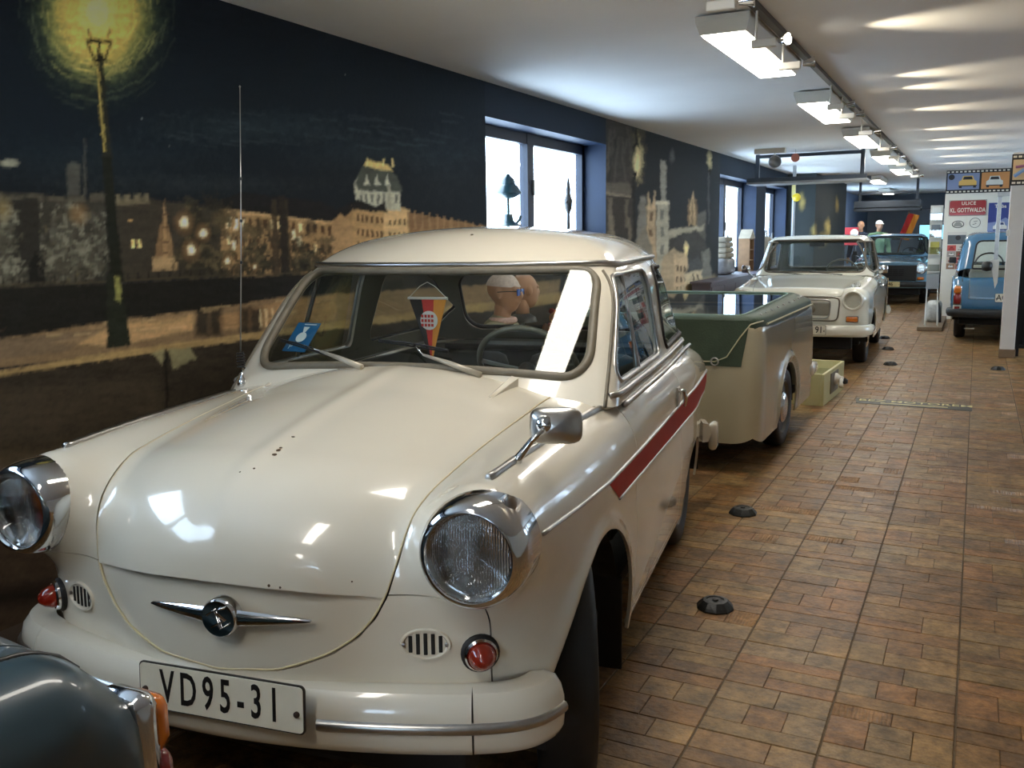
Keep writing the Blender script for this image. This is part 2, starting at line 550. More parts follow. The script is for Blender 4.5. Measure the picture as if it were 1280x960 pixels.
def paint_embankment(P):
    """night view of the river bank with lamp, buildings and theatre (first wall field)"""
    r = random.Random(3)
    # sky
    P.C[:] = np.array(srgb(16, 25, 33))*(1+.22*(P.st[:, None]-1))
    for (x, y, rx, ry, al) in [(330, 160, 190, 26, .5), (470, 190, 140, 30, .35), (120, 200, 170, 40, .3), (250, 230, 200, 18, .4), (560, 200, 60, 60, .25)]:
        P.blob(x, y, rx, ry, (40, 54, 60), soft=1, alpha=al*.8, ragged=.5)
    P.rect(0-400, -200, 900, 60, (14, 20, 28), soft=40, alpha=.7)
    for i in range(20): P.blob(r.uniform(-100, 600), r.uniform(-60, 200), 1.1, 1.1, (150, 158, 158), soft=.8, alpha=.6)
    # halo round the lamp: rings of strokes
    for rad, col, al in [(104, (22, 32, 34), .7), (92, (36, 46, 42), .7), (80, (62, 72, 54), .8), (72, (100, 106, 66), .85), (64, (140, 138, 80), .9), (56, (186, 168, 92), .95), (44, (214, 186, 100), .95), (26, (226, 196, 112), 1), (15, (236, 214, 140), 1)]:
        P.blob(122, 14, rad, rad*1.28, col, soft=.16, alpha=al, ragged=.10)
    for i in range(130):
        a = r.uniform(0, 6.28); q = r.uniform(40, 98); cx, cy = 122+q*math.cos(a), 14+q*1.28*math.sin(a); l = r.uniform(8, 22)
        c = [(226, 200, 116), (190, 176, 104), (140, 140, 88), (88, 98, 74), (48, 60, 54)][min(4, int((q-40)/12))]
        P.line(cx+l*math.sin(a), cy-l*math.cos(a), cx-l*math.sin(a), cy+l*math.cos(a), 1.8, 1.0, c, alpha=.5)
    # distant left bank
    P.poly([(-300, 246), (0, 240), (60, 244), (150, 252), (150, 360), (-300, 372)], (52, 49, 42))
    P.blob(12, 204, 14, 6, (150, 150, 130), soft=.5, alpha=.8)
    P.blob(92, 212, 10, 12, (96, 98, 88), soft=.6, alpha=.8); P.rect(84, 205, 100, 244, (72, 72, 66), alpha=.8)
    P.line(106, 175, 106, 245, 1.5, 4, (66, 66, 62))
    for x in range(-200, 150, 26):
        P.rect(x, 243+r.uniform(-3, 3), x+20, 252, (84, 78, 62), alpha=.7)
    for i in range(60):
        P.blob(r.uniform(-200, 170), r.uniform(262, 350), r.uniform(8, 20), r.uniform(8, 20), r.choice([(70, 68, 58), (92, 90, 78), (44, 44, 38), (58, 56, 42)]), soft=.6, alpha=.7, ragged=.8)
    for i in range(150):
        P.blob(r.uniform(-200, 160), r.uniform(258, 350), r.uniform(2, 6), r.uniform(2, 6), r.choice([(118, 116, 100), (90, 82, 52), (36, 36, 32)]), soft=.6, alpha=.6, ragged=.6)
    def tree(cx, cy, rx, ry, cols, n=46, dark=True):
        P.blob(cx, cy, rx, ry, cols[0], soft=.5, alpha=.85, ragged=.7)
        for i in range(n):
            a = r.uniform(0, 6.28); q = math.sqrt(r.random()); x, y = cx+rx*q*math.cos(a), cy+ry*q*math.sin(a)
            c = cols[1] if (y < cy+ry*.2 and r.random() < .6) else r.choice(cols)
            P.blob(x, y, r.uniform(2.5, 7), r.uniform(2, 5), c, soft=.6, alpha=.7, ragged=.8)
    P.poly([(14, 250), (48, 246), (52, 350), (16, 356)], (40, 38, 33)); P.poly([(36, 330), (46, 312), (58, 330), (56, 354), (36, 356)], (24, 23, 21))
    for cx_, cy_, rx_, ry_ in [(-40, 300, 40, 50), (6, 292, 20, 40), (10, 338, 26, 20), (84, 288, 22, 40), (72, 324, 24, 28), (110, 326, 26, 26), (128, 296, 16, 30)]:
        tree(cx_, cy_, rx_, ry_, [(70, 68, 56), (112, 110, 94), (48, 46, 38), (90, 86, 70)])
    for i in range(30): P.line(x0 := r.uniform(200, 560), y0 := r.uniform(140, 185), x0+r.uniform(20, 60), y0+r.uniform(2, 9), 2.2, 1, (52, 66, 72), alpha=.28)
    P.blob(98, 268, 16, 18, (140, 104, 50), soft=.9, alpha=.7); P.blob(4, 262, 14, 20, (140, 116, 52), soft=.9, alpha=.6)
    # dark palace
    P.poly([(146, 252), (190, 250), (250, 256), (282, 258), (282, 345), (146, 352)], (54, 48, 38))
    P.poly([(140, 250), (185, 246), (188, 254), (140, 257)], (96, 86, 62))
    for x in (143, 156, 168, 180): P.rect(x, 243, x+6, 252, (110, 100, 74))
    P.blob(163, 276, 4, 2.4, (200, 150, 60), soft=.7)
    P.rect(164, 299, 168, 310, (236, 190, 90), soft=1); P.rect(172, 299, 176, 309, (236, 190, 90), soft=1)
    # the row of lit houses running away
    P.poly([(276, 262), (420, 279), (444, 258), (520, 268), (640, 290), (640, 345), (276, 345)], (150, 112, 58))
    P.poly([(276, 262), (276, 250), (300, 240), (400, 252), (420, 262), (440, 252), (444, 258), (420, 280)], (24, 23, 24))
    P.poly([(276, 261), (420, 278), (420, 281), (276, 265)], (186, 146, 84))
    P.poly([(414, 279), (426, 266), (440, 281), (440, 345), (414, 345)], (160, 120, 66))
    P.poly([(440, 258), (482, 262), (482, 345), (440, 345)], (166, 126, 66))
    P.poly([(440, 256), (482, 262), (482, 266), (440, 260)], (206, 166, 92))
    P.poly([(480, 256), (512, 262), (512, 345), (480, 345)], (186, 150, 88))
    P.poly([(510, 266), (525, 268), (600, 284), (640, 288), (640, 345), (510, 345)], (122, 86, 44))
    for x in range(510, 640, 9): P.line(x, 262+(x-510)*.2, x, 285+(x-510)*.2, 1.5, 3, (146, 108, 62), alpha=.8)
    # windows of the row
    for k, yb in enumerate((0, 24, 46)):
        for x in range(284, 412, 9):
            y = 270+yb+(x-284)*.10
            P.rect(x, y, x+4.2, y+11, (84, 56, 26) if r.random() < .8 else (230, 200, 130), soft=.9)
        for x in range(446, 480, 6):
            y = 268+yb*.75+(x-446)*.12
            P.rect(x, y, x+3, y+8, (96, 66, 30), soft=.8)
        for x in range(486, 510, 6): P.rect(x, 274+yb*.7, x+2.6, 281+yb*.7, (110, 78, 38), soft=.8)
    for x, y in [(284, 272), (293, 274), (301, 276), (290, 300), (366, 288), (372, 296)]: P.rect(x, y, x+4, y+12, (244, 226, 170), soft=1.2)
    # national theatre: white storey, dark ribbed roof, gilt crown
    P.poly([(444, 226), (448, 220), (500, 238), (501, 264), (470, 260), (444, 250)], (170, 170, 150))
    P.poly([(444, 230), (446, 220), (451, 211), (458, 206), (474, 207), (489, 212), (496, 220), (501, 232), (502, 240), (480, 241), (448, 237)], (66, 72, 64))
    P.poly([(456, 207), (460, 200), (486, 206), (492, 214), (474, 213)], (196, 172, 104))
    for x in (459, 480, 491): P.line(x, 208, x, 198, 2, 1.5, (216, 196, 130))
    for x in (458, 471, 484): P.poly([(x-3, 230), (x, 219), (x+4, 231)], (176, 178, 160))
    P.line(486, 232, 487, 262, 4, 4, (150, 148, 126))
    for x in (450, 457, 464, 471, 478, 494): P.rect(x, 243, x+3, 254, (104, 106, 94), soft=1)
    P.poly([(436, 262), (450, 250), (470, 258), (482, 252), (484, 264), (460, 262)], (26, 24, 22), ragged=0) if False else P.poly([(430, 262), (448, 249), (468, 258), (482, 252), (484, 266), (440, 262)], (26, 24, 22))
    # church spire
    P.poly([(202, 335), (203, 276), (205, 250), (208, 276), (212, 335)], (150, 112, 62))
    P.poly([(196, 300), (199, 282), (203, 276), (203, 335), (192, 335)], (120, 88, 48))
    P.poly([(209, 278), (215, 300), (219, 335), (209, 335)], (134, 100, 56))
    P.poly([(191, 322), (221, 322), (222, 337), (190, 338)], (158, 124, 74))
    for y in (268, 284, 302, 316): P.line(203, y, 210, y, 2, 2, (84, 60, 34))
    # trees along the quay with lamp glow
    for i in range(60):
        x = r.uniform(226, 420); y = r.uniform(284, 345)
        if x < 290: y = r.uniform(252, 345)
        P.blob(x, y, r.uniform(7, 18), r.uniform(8, 18), r.choice([(46, 42, 28), (60, 54, 34), (36, 34, 26), (84, 70, 40)]), soft=.6, alpha=.62, ragged=.9)
    for cx_, cy_, rx_, ry_ in [(246, 285, 26, 30), (240, 322, 30, 22), (272, 330, 18, 20), (320, 322, 20, 22), (378, 318, 16, 22), (394, 326, 14, 18)]:
        tree(cx_, cy_, rx_, ry_, [(48, 44, 30), (86, 74, 44), (34, 32, 24), (62, 54, 34)], 26)
    for x, y, q in [(230, 278, 15), (254, 291, 12), (239, 313, 14), (284, 326, 9), (318, 334, 6)]:
        P.blob(x, y, q, q*1.2, (150, 106, 52), soft=1, alpha=.8); P.blob(x, y, q*.45, q*.6, (248, 226, 170), soft=.7)
    for x in (344, 358): P.line(x-2, 250, x+2, 345, 7, 10, (54, 44, 30), alpha=.9)
    P.line(352, 245, 357, 345, 8, 12, (40, 34, 26))
    # quay wall, water, reflections
    P.poly([(-300, 376), (0, 358), (170, 354), (420, 340), (700, 330), (700, 420), (-300, 470)], (26, 25, 22))
    for x in range(-100, 420, 13): P.line(x, 356-(x*.045), x, 349-(x*.045), 2.2, 1.6, (30, 28, 24))
    P.poly([(-300, 372), (0, 356), (420, 338), (420, 341), (0, 359), (-300, 375)], (70, 60, 40), alpha=.7)
    P.poly([(-300, 450), (0, 424), (160, 398), (250, 390), (345, 372), (700, 350), (700, 400), (345, 414), (-300, 500)], (120, 92, 56))
    P.poly([(60, 430), (170, 402), (250, 392), (240, 412), (150, 432)], (176, 132, 72), alpha=.9)
    P.poly([(270, 396), (345, 378), (420, 368), (420, 400), (275, 412)], (150, 108, 56), alpha=.9)
    P.poly([(-300, 455), (60, 418), (130, 412), (80, 440), (-300, 480)], (104, 84, 62), alpha=.7)
    for x in (244, 262, 300, 312): P.rect(x, 385, x+12+r.uniform(0, 12), 420, (30, 28, 22), soft=4, alpha=.9)
    for x in (325, 332, 340): P.line(x, 386, x+1, 408, 2.5, 2, (214, 190, 130), alpha=.7)
    for i in range(40): 
        x = r.uniform(-60, 420); y = 424-.1*x+r.uniform(-14, 12); l = r.uniform(12, 40)
        P.line(x, y, x+l, y-.12*l, 2.5, 1, r.choice([(170, 130, 72), (80, 62, 38), (126, 100, 62), (196, 160, 96)]), alpha=.5)
    # parapet in front
    P.poly([(-400, 515), (0, 464), (150, 438), (345, 412), (700, 366), (700, 380), (345, 421), (150, 448), (0, 472), (-400, 530)], (150, 118, 58))
    P.poly([(-400, 524), (0, 470), (150, 447), (345, 420), (700, 378), (700, 1500), (-400, 1500)], (46, 38, 27), tone=1.6)
    P.poly([(-400, 620), (0, 566), (200, 540), (400, 520), (700, 500), (700, 560), (0, 612), (-400, 660)], (76, 60, 36), soft=14, alpha=.7)
    P.poly([(-400, 560), (0, 490), (200, 470), (205, 520), (0, 560)], (66, 54, 38), soft=10, alpha=.6)
    P.poly([(-400, 690), (0, 640), (400, 600), (700, 580), (700, 1500), (-400, 1500)], (58, 42, 28), soft=18, alpha=.8)
    P.line(207, 436, 210, 560, 3, 3, (20, 17, 13))
    P.poly([(188, 440), (206, 436), (204, 456), (196, 448)], (140, 130, 84), alpha=.8)
    P.poly([(210, 436), (236, 434), (246, 448), (216, 462)], (130, 122, 78), alpha=.8)
    P.poly([(-400, 900), (0, 735), (300, 690), (700, 660), (700, 690), (300, 712), (0, 760), (-400, 930)], (30, 22, 16), soft=8)
    lum = P.C@np.array([.3, .6, .1]); k_ = np.clip((P.y-190)/40, 0, 1)[:, None]*.30; P.C[:] = P.C*(1-k_)+k_*lum[:, None]*np.array([1.02, 1.0, .84])
    # lamp post over everything
    P.line(124, 68, 134, 200, 9, 11, (36, 38, 30)); P.line(133, 196, 146, 352, 12, 17, (26, 28, 22))
    P.line(121, 72, 131, 190, 3, 2.5, (168, 150, 84), alpha=.9)
    P.poly([(133, 343), (148, 342), (156, 380), (164, 432), (134, 436)], (30, 33, 25))
    P.poly([(143, 346), (150, 346), (152, 378), (145, 374)], (130, 128, 74), alpha=.9)
    P.poly([(108, 48), (140, 50), (139, 54), (109, 53)], (26, 24, 18))
    P.line(110, 52, 117, 74, 2.5, 3, (30, 28, 20)); P.line(139, 53, 131, 75, 2.5, 3, (30, 28, 20)); P.line(124, 50, 124, 76, 3, 5, (32, 30, 22))
    P.line(110, 36, 114, 48, 1.5, 2, (110, 90, 44)); P.line(138, 36, 134, 48, 1.5, 2, (110, 90, 44))
    P.line(116, 76, 134, 74, 4, 4, (28, 27, 20)); P.line(112, 83, 140, 77, 2, 2, (40, 40, 30))

def paint_castle(P):
    """second wall field: statue, gas lamps, cathedral and town"""
    r = random.Random(5)
    P.C[:] = np.array(srgb(30, 38, 44))*(1+.3*(P.st[:, None]-1))
    P.poly([(755, 140), (790, 150), (793, 300), (757, 320)], (52, 49, 45))
    for i in range(12):
        x = r.uniform(760, 788); P.line(x, r.uniform(150, 180), x+r.uniform(-6, 6), r.uniform(190, 228), 3, 2, r.choice([(74, 68, 60), (34, 33, 34)]), alpha=.7)
    P.poly([(757, 228), (786, 228), (790, 236), (788, 246), (757, 244)], (88, 80, 68)); P.line(757, 242, 790, 246, 3, 3, (120, 108, 86))
    P.rect(758, 246, 786, 330, (48, 44, 40)); P.rect(760, 248, 765, 292, (92, 82, 66)); P.rect(781, 250, 785, 285, (86, 78, 62))
    P.line(764, 270, 768, 325, 5, 4, (104, 92, 72)); P.line(785, 272, 788, 300, 4, 3, (98, 88, 70))
    P.blob(798, 190, 12, 46, (92, 84, 50), soft=.9, alpha=.9, ragged=.4); P.blob(798, 200, 7.5, 30, (178, 158, 84), soft=.7, ragged=.4); P.blob(797, 205, 4.5, 20, (206, 188, 112), soft=.7)
    P.poly([(791, 187), (795, 172), (800, 187), (797, 182)], (22, 20, 20)); P.line(796, 140, 796, 176, 1.5, 2, (26, 24, 24)); P.blob(794, 217, 3, 4, (24, 22, 22))
    P.line(792, 220, 793, 330, 3, 3, (30, 30, 30))
    # cathedral: pale tower, spire, gilt twin turret
    P.poly([(826, 200), (833, 202), (833, 252), (826, 250)], (128, 128, 116)); P.poly([(822, 252), (836, 254), (836, 335), (818, 345)], (140, 138, 118))
    P.poly([(800, 245), (808, 246), (808, 300), (795, 305)], (104, 104, 98)); P.poly([(808, 258), (820, 252), (820, 330), (808, 320)], (156, 128, 84))
    for x in (811, 818): P.line(x, 240, x, 262, 1, 4, (170, 142, 94))
    for y in (262, 284, 306): P.rect(826, y, 830, y+12, (96, 98, 90), soft=1)
    for y in (266, 286): P.rect(812, y, 816, y+10, (100, 74, 44), soft=1)
    P.rect(820, 252, 836, 256, (176, 172, 150)); P.blob(840, 195, 4, 12, (84, 90, 92), soft=.8, alpha=.7)
    P.poly([(796, 300), (806, 280), (814, 306), (818, 330), (796, 330)], (110, 104, 90))
    P.poly([(860, 282), (862, 256), (866, 240), (870, 256), (872, 284), (864, 280)], (160, 128, 72))
    for x in (861, 866, 871): P.line(x, 250, x, 280, 1.5, 3, (110, 84, 46))
    P.poly([(872, 268), (882, 262), (882, 300), (870, 296)], (80, 80, 76))
    P.poly([(834, 290), (850, 284), (866, 284), (880, 281), (880, 288), (852, 292), (836, 300)], (134, 130, 108))
    P.poly([(836, 300), (870, 288), (882, 300), (885, 330), (840, 330)], (52, 54, 54))
    # town houses
    P.poly([(828, 322), (842, 310), (852, 316), (858, 330), (858, 372), (824, 372)], (148, 126, 88))
    P.poly([(842, 318), (858, 316), (862, 330), (860, 366), (842, 366)], (170, 142, 96))
    for y in (332, 346, 358):
        for x in (845, 850, 855): P.rect(x, y, x+2.2, y+7, (96, 74, 48), soft=.8)
    P.poly([(856, 342), (864, 326), (874, 318), (880, 340)], (62, 66, 70))
    P.poly([(856, 342), (880, 336), (880, 356), (856, 362)], (176, 158, 116)); P.poly([(878, 316), (886, 310), (890, 346), (878, 352)], (100, 102, 96))
    for x in (866, 872): P.rect(x, 343, x+2, 352, (90, 78, 58), soft=.8)
    P.blob(858, 312, 3.6, 11, (206, 180, 96), soft=.7)
    P.poly([(840, 364), (892, 344), (900, 352), (900, 372), (840, 380)], (150, 134, 96), soft=4)
    P.blob(887, 200, 4, 16, (166, 152, 90), soft=.8); P.blob(887, 215, 3, 5, (28, 26, 24)); P.line(886, 215, 886, 280, 1.2, 1.2, (70, 74, 76))
    P.poly([(755, 400), (755, 375), (840, 372), (905, 362), (905, 700), (755, 900)], (60, 54, 52), soft=3)
    lum = P.C@np.array([.3, .6, .1]); P.C[:] = P.C*.55+.45*lum[:, None]*np.array([1.04, 1.0, .86])

# --- left wall: fields between the window recesses, painted
WIN = [(-.85, 1.36, 1.42, 2.23), (5.43, 7.63, 1.42, 2.23), (11.6, 13.75, .92, 2.2), (14.42, 16.1, .92, 2.2)]
def wall_fields():
    Vs = []; Fs = []; Cs = []; off = 0
    def field(y0, y1, z0, z1, st, fn):
        nonlocal off
        ny = max(2, int(round((y1-y0)/st))+1); nz = max(2, int(round((z1-z0)/st))+1)
        A, B = np.meshgrid(np.linspace(y0, y1, ny), np.linspace(z0, z1, nz), indexing='ij')
        Y, Z = A.ravel(), B.ravel()
        P = Paint(Y, Z)
        if fn: fn(P)
        idx = np.arange(ny*nz).reshape(ny, nz)+off
        Fs.append(np.stack([idx[:-1, :-1], idx[1:, :-1], idx[1:, 1:], idx[:-1, 1:]], -1).reshape(-1, 4))
        Vs.append(np.stack([np.full_like(Y, WX), Y, Z], 1)); Cs.append(P.C); off += ny*nz
    def navy(P): P.C[:] = np.array(srgb(21, 30, 40))*(1+.25*(P.st[:, None]-1))
    def plain(P): P.C[:] = np.array(srgb(60, 52, 46))
    field(Y_B, -.85, -.02, CEIL, .2, navy); field(-.85, 1.36, WIN[0][3], CEIL, .1, navy); field(-.85, 1.36, -.02, WIN[0][2], .03, paint_embankment)
    field(1.36, 5.43, .12, CEIL, .0085, paint_embankment); field(1.36, 5.43, -.02, .12, .1, plain)
    field(5.43, 7.63, WIN[1][3], CEIL, .05, navy); field(5.43, 7.63, -.02, WIN[1][2], .02, paint_embankment)
    field(7.63, 11.6, .5, CEIL, .014, paint_castle); field(7.63, 11.6, -.02, .5, .1, plain)
    for (a, b, z0, z1) in WIN[2:]:
        field(a, b, -.02, z0, .1, plain); field(a, b, z1, CEIL, .1, navy)
    field(13.75, 14.42, -.02, CEIL, .05, navy); field(16.1, STEP_Y0, -.02, CEIL, .1, navy)
    return np.concatenate(Vs), np.concatenate(Fs), np.concatenate(Cs)

M_mural = mat('wall_painting', (.1, .1, .1), .7, spec=.2, attr='paint', bump=.12, bscale=40)
V_, F_, C_ = wall_fields()
PAINT_GAIN = 1.95
wl = make('wall_left', V_, F_, M_mural)
ca = wl.data.color_attributes.new('paint', 'FLOAT_COLOR', 'POINT')
ca.data.foreach_set('color', np.concatenate([np.clip(C_*PAINT_GAIN, 0, 1), np.ones((len(C_), 1))], 1).astype(np.float32).ravel())
tag(wl, kind='structure')

M_navy = mat('navy_reveal_paint', srgb(8, 32, 60), .55, var=.1)
M_navyd = mat('dark_navy_paint', srgb(24, 34, 46), .6, var=.15, vscale=3)
M_plaster = mat('white_plaster', srgb(240, 240, 238), .85, var=.03, vscale=1.5, bump=.05, bscale=30)
M_wallw = mat('painted_wall', srgb(196, 192, 182), .8, var=.04)
M_frame = mat('dark_window_frame', srgb(18, 28, 46), .45)
M_sill = mat('grey_sill', srgb(96, 98, 104), .5, var=.08)
M_outside = glass('window_glass', (.97, .98, 1.0))

def window(i, a, b, z0, z1, depth=.27, mull=1):
    m = MB(); x0, x1 = WX, WX-depth
    m.add([(x0, a, z0), (x1, a, z0), (x1, a, z1), (x0, a, z1)], [(0, 1, 2, 3)])
    m.add([(x0, b, z0), (x1, b, z0), (x1, b, z1), (x0, b, z1)], [(3, 2, 1, 0)])
    m.add([(x0, a, z1), (x1, a, z1), (x1, b, z1), (x0, b, z1)], [(0, 1, 2, 3)])
    root = m.build('window_%d' % i, M_navy); tag(root, kind='structure')
    MB().box(((x0+x1)/2+.03, (a+b)/2, z0-.0125), (depth+.06, b-a, .025), bev=.006).build('window_sill', M_sill, root)
    fx = x1+.035; ins = .05
    fr = MB()
    for y in (a+ins/2, b-ins/2): fr.box((fx, y, (z0+z1)/2), (.06, ins, z1-z0))
    fr.box((fx, (a+b)/2, z1-.04), (.06, b-a, .08)); fr.box((fx, (a+b)/2, z0+.03), (.06, b-a, .06))
    fr.box((fx, (a+b)/2, (z0+z1)/2), (.07, .11, z1-z0))
    fr.build('window_frame', M_frame, root)
    for s0, s1 in ((a+ins, (a+b)/2-.055), ((a+b)/2+.055, b-ins)):
        p = MB().box((fx, (s0+s1)/2, (z0+z1)/2-.01), (.008, s1-s0, z1-z0-.14)).build('pane', M_outside, root)
    h = MB().box((fx+.045, (a+b)/2+.03, (z0+z1)/2), (.02, .02, .12), bev=.004).build('window_handle', M_alu, root)
    return root
for i, w in enumerate(WIN): window(i+1, *w)

# wall spur that juts out beyond the windows, painted dark
def paint_spur(Y, Z, X):
    P = Paint(Y, Z, X, (34, 38, 38))
    P.C *= 1+.3*(P.st[:, None]-1)
    for x, y, rx, ry in [(1002, 252, 3, 14), (1046, 255, 2, 12), (1018, 290, 3, 12), (1034, 285, 3, 16), (1028, 300, 5, 12), (1012, 300, 4, 6)]:
        P.blob(x, y, rx*1.6, ry, (150, 132, 74), soft=1, alpha=.75)
    return P.C
def grid_quad(p, du, dv, nu, nv):
    A, B = np.meshgrid(np.linspace(0, 1, nu+1), np.linspace(0, 1, nv+1), indexing='ij')
    V = np.asarray(p)+A.reshape(-1, 1)*np.asarray(du)+B.reshape(-1, 1)*np.asarray(dv)
    idx = np.arange((nu+1)*(nv+1)).reshape(nu+1, nv+1)
    return V, np.stack([idx[:-1, :-1], idx[1:, :-1], idx[1:, 1:], idx[:-1, 1:]], -1).reshape(-1, 4)
va, fa = grid_quad((WX, STEP_Y0, -.02), (STEP_X-WX, 0, 0), (0, 0, CEIL+.02), 16, 60)
vb, fb = grid_quad((STEP_X, STEP_Y0, -.02), (0, STEP_Y1-STEP_Y0, 0), (0, 0, CEIL+.02), 60, 60)
vc, fc = grid_quad((STEP_X, STEP_Y1, -.02), (WX-STEP_X, 0, 0), (0, 0, CEIL+.02), 2, 2)
Vs = np.concatenate([va, vb, vc]); Fs = np.concatenate([fa, fb+len(va), fc+len(va)+len(vb)])
Cs = np.concatenate([paint_spur(va[:, 1], va[:, 2], va[:, 0]), paint_spur(vb[:, 1], vb[:, 2], vb[:, 0]), np.tile(np.array(srgb(60, 80, 110)), (len(vc), 1))])
sp = make('wall_spur', Vs, Fs, M_mural)
ca = sp.data.color_attributes.new('paint', 'FLOAT_COLOR', 'POINT')
ca.data.foreach_set('color', np.concatenate([np.clip(Cs*PAINT_GAIN, 0, 1), np.ones((len(Cs), 1))], 1).astype(np.float32).ravel())
tag(sp, kind='structure')

def quad(name, pts, m, kind='structure'):
    return tag(make(name, pts, [(0, 1, 2, 3)], m), kind=kind)
# beyond the spur the wall goes on, pale blue, with a last window
WIN4 = (21.3, 23.4, .95, 2.15)
M_pale = mat('pale_blue_wall', srgb(120, 140, 170), .7)
m = MB()
for (y0, y1, z0, z1) in [(STEP_Y1, WIN4[0], -.02, CEIL), (WIN4[1], Y_F, -.02, CEIL), (WIN4[0], WIN4[1], -.02, WIN4[2]), (WIN4[0], WIN4[1], WIN4[3], CEIL)]:
    m.add([(WX, y0, z0), (WX, y1, z0), (WX, y1, z1), (WX, y0, z1)], [(0, 1, 2, 3)])
tag(m.build('wall_left_far', M_pale), kind='structure')
window(5, *WIN4)
quad('wall_far', [(WX, Y_F, -.02), (X_R, Y_F, -.02), (X_R, Y_F, CEIL), (WX, Y_F, CEIL)], mat('far_grey_wall', srgb(170, 174, 180), .8))
# wall to the right of the aisle and wall behind, with tall unseen windows; the right-hand ones are added to brighten the hall
def wall_with_unseen_windows(name, axis, pos, lo, hi, wins, z0, z1, sgn, n0):
    m = MB(); e = lo
    f = (lambda t, z: (pos, t, z)) if axis == 'x' else (lambda t, z: (t, pos, z))
    def q(a, b, c, d): m.add([f(a, c), f(b, c), f(b, d), f(a, d)], [(0, 1, 2, 3)])
    for (a, b) in wins:
        q(e, a, -.02, CEIL); q(a, b, -.02, z0); q(a, b, z1, CEIL); e = b
    q(e, hi, -.02, CEIL)
    tag(m.build(name, M_wallw), kind='structure')
    for k, (a, b) in enumerate(wins):
        g = lambda t, z, d: ((pos+sgn*d, t, z) if axis == 'x' else (t, pos+sgn*d, z))
        r = MB(); dd = .25
        r.add([g(a, z0, 0), g(a, z0, dd), g(a, z1, dd), g(a, z1, 0)], [(0, 1, 2, 3)])
        r.add([g(b, z0, 0), g(b, z0, dd), g(b, z1, dd), g(b, z1, 0)], [(0, 1, 2, 3)])
        r.add([g(a, z1, 0), g(a, z1, dd), g(b, z1, dd), g(b, z1, 0)], [(0, 1, 2, 3)])
        r.add([g(a, z0, 0), g(a, z0, dd), g(b, z0, dd), g(b, z0, 0)], [(0, 1, 2, 3)])
        root = tag(r.build('window_%d' % (n0+k), M_plaster), kind='structure')
        fr = MB()
        sz = lambda w, h: ((.06, w, h) if axis == 'x' else (w, .06, h))
        for t in (a+.03, (a+b)/2, b-.03): fr.box(g(t, (z0+z1)/2, .2), sz(.06, z1-z0))
        for z in (z0+.03, z1-.03): fr.box(g((a+b)/2, z, .2), sz(b-a, .06))
        fr.build('window_frame', M_frame, root)
        for s0, s1 in ((a+.06, (a+b)/2-.03), ((a+b)/2+.03, b-.06)):
            MB().box(g((s0+s1)/2, (z0+z1)/2, .2), sz(s1-s0, z1-z0-.12) if axis == 'x' else (s1-s0, .008, z1-z0-.12)).build('pane', M_outside, root)
wall_with_unseen_windows('wall_right', 'x', X_R, Y_B, Y_F, [(10.5, 12.1), (14.0, 15.6), (18.0, 19.6), (22.0, 23.6)], .95, 2.15, 1, 6)
wall_with_unseen_windows('wall_back', 'y', Y_B, WX, X_R, [(-1.6, .2)], .95, 2.15, -1, 10)

quad('ceiling', [(WX-.3, Y_B-.3, CEIL), (WX-.3, Y_F, CEIL), (X_R+.3, Y_F, CEIL), (X_R+.3, Y_B-.3, CEIL)], M_plaster)

# --- floor: every moulded field of the stone tiles is its own piece
TX, TY, OX, OY = .34, .325, .025, 2.46
M_grout = mat('grey_grout', srgb(100, 84, 62), .8, var=.2, vscale=40)
def tile_mat(name, rib):
    m = mat(name, (.3, .2, .12), .42, attr='tone', var=.42, vscale=11, rvar=.12, spec=.32)
    nt = m.node_tree; N = nt.nodes; L = nt.links; b = N['Principled BSDF']
    geo = N.new('ShaderNodeNewGeometry')
    n1 = N.new('ShaderNodeTexNoise'); n1.inputs['Scale'].default_value = 45; n1.inputs['Detail'].default_value = 6
    L.new(geo.outputs['Position'], n1.inputs['Vector'])
    for n in N:     # mottling follows the room, so no two pieces of a size look alike
        if n.type == 'TEX_NOISE' and n is not n1:
            for l in list(n.inputs['Vector'].links): L.remove(l)
            L.new(geo.outputs['Position'], n.inputs['Vector'])
    n2 = N.new('ShaderNodeTexNoise'); n2.inputs['Scale'].default_value = 30; n2.inputs['Detail'].default_value = 8; n2.inputs['Roughness'].default_value = .75
    L.new(geo.outputs['Position'], n2.inputs['Vector'])
    m2 = N.new('ShaderNodeMapRange'); m2.inputs[1].default_value = .32; m2.inputs[2].default_value = .68; m2.inputs[3].default_value = .55; m2.inputs[4].default_value = 1.5
    L.new(n2.outputs['Fac'], m2.inputs[0])
    mm = N.new('ShaderNodeVectorMath'); mm.operation = 'MULTIPLY'
    l0 = b.inputs['Base Color'].links[0]; L.new(l0.from_socket, mm.inputs[0]); L.new(m2.outputs[0], mm.inputs[1]); L.new(mm.outputs[0], b.inputs['Base Color'])
    h = n1.outputs['Fac']
    if rib:
        wv = N.new('ShaderNodeTexWave'); wv.bands_direction = 'X'; wv.inputs['Scale'].default_value = 26; wv.inputs['Distortion'].default_value = .6
        L.new(geo.outputs['Position'], wv.inputs['Vector'])
        ad = N.new('ShaderNodeMath'); ad.operation = 'ADD'; L.new(wv.outputs['Fac'], ad.inputs[0]); L.new(h, ad.inputs[1]); h = ad.outputs[0]
    bp = N.new('ShaderNodeBump'); bp.inputs['Strength'].default_value = .6 if rib else .5; bp.inputs['Distance'].default_value = .006
    L.new(h, bp.inputs['Height']); L.new(bp.outputs[0], b.inputs['Normal'])
    return m
M_tile = tile_mat('stone_tile', False); M_tiler = tile_mat('ribbed_stone_tile', True)
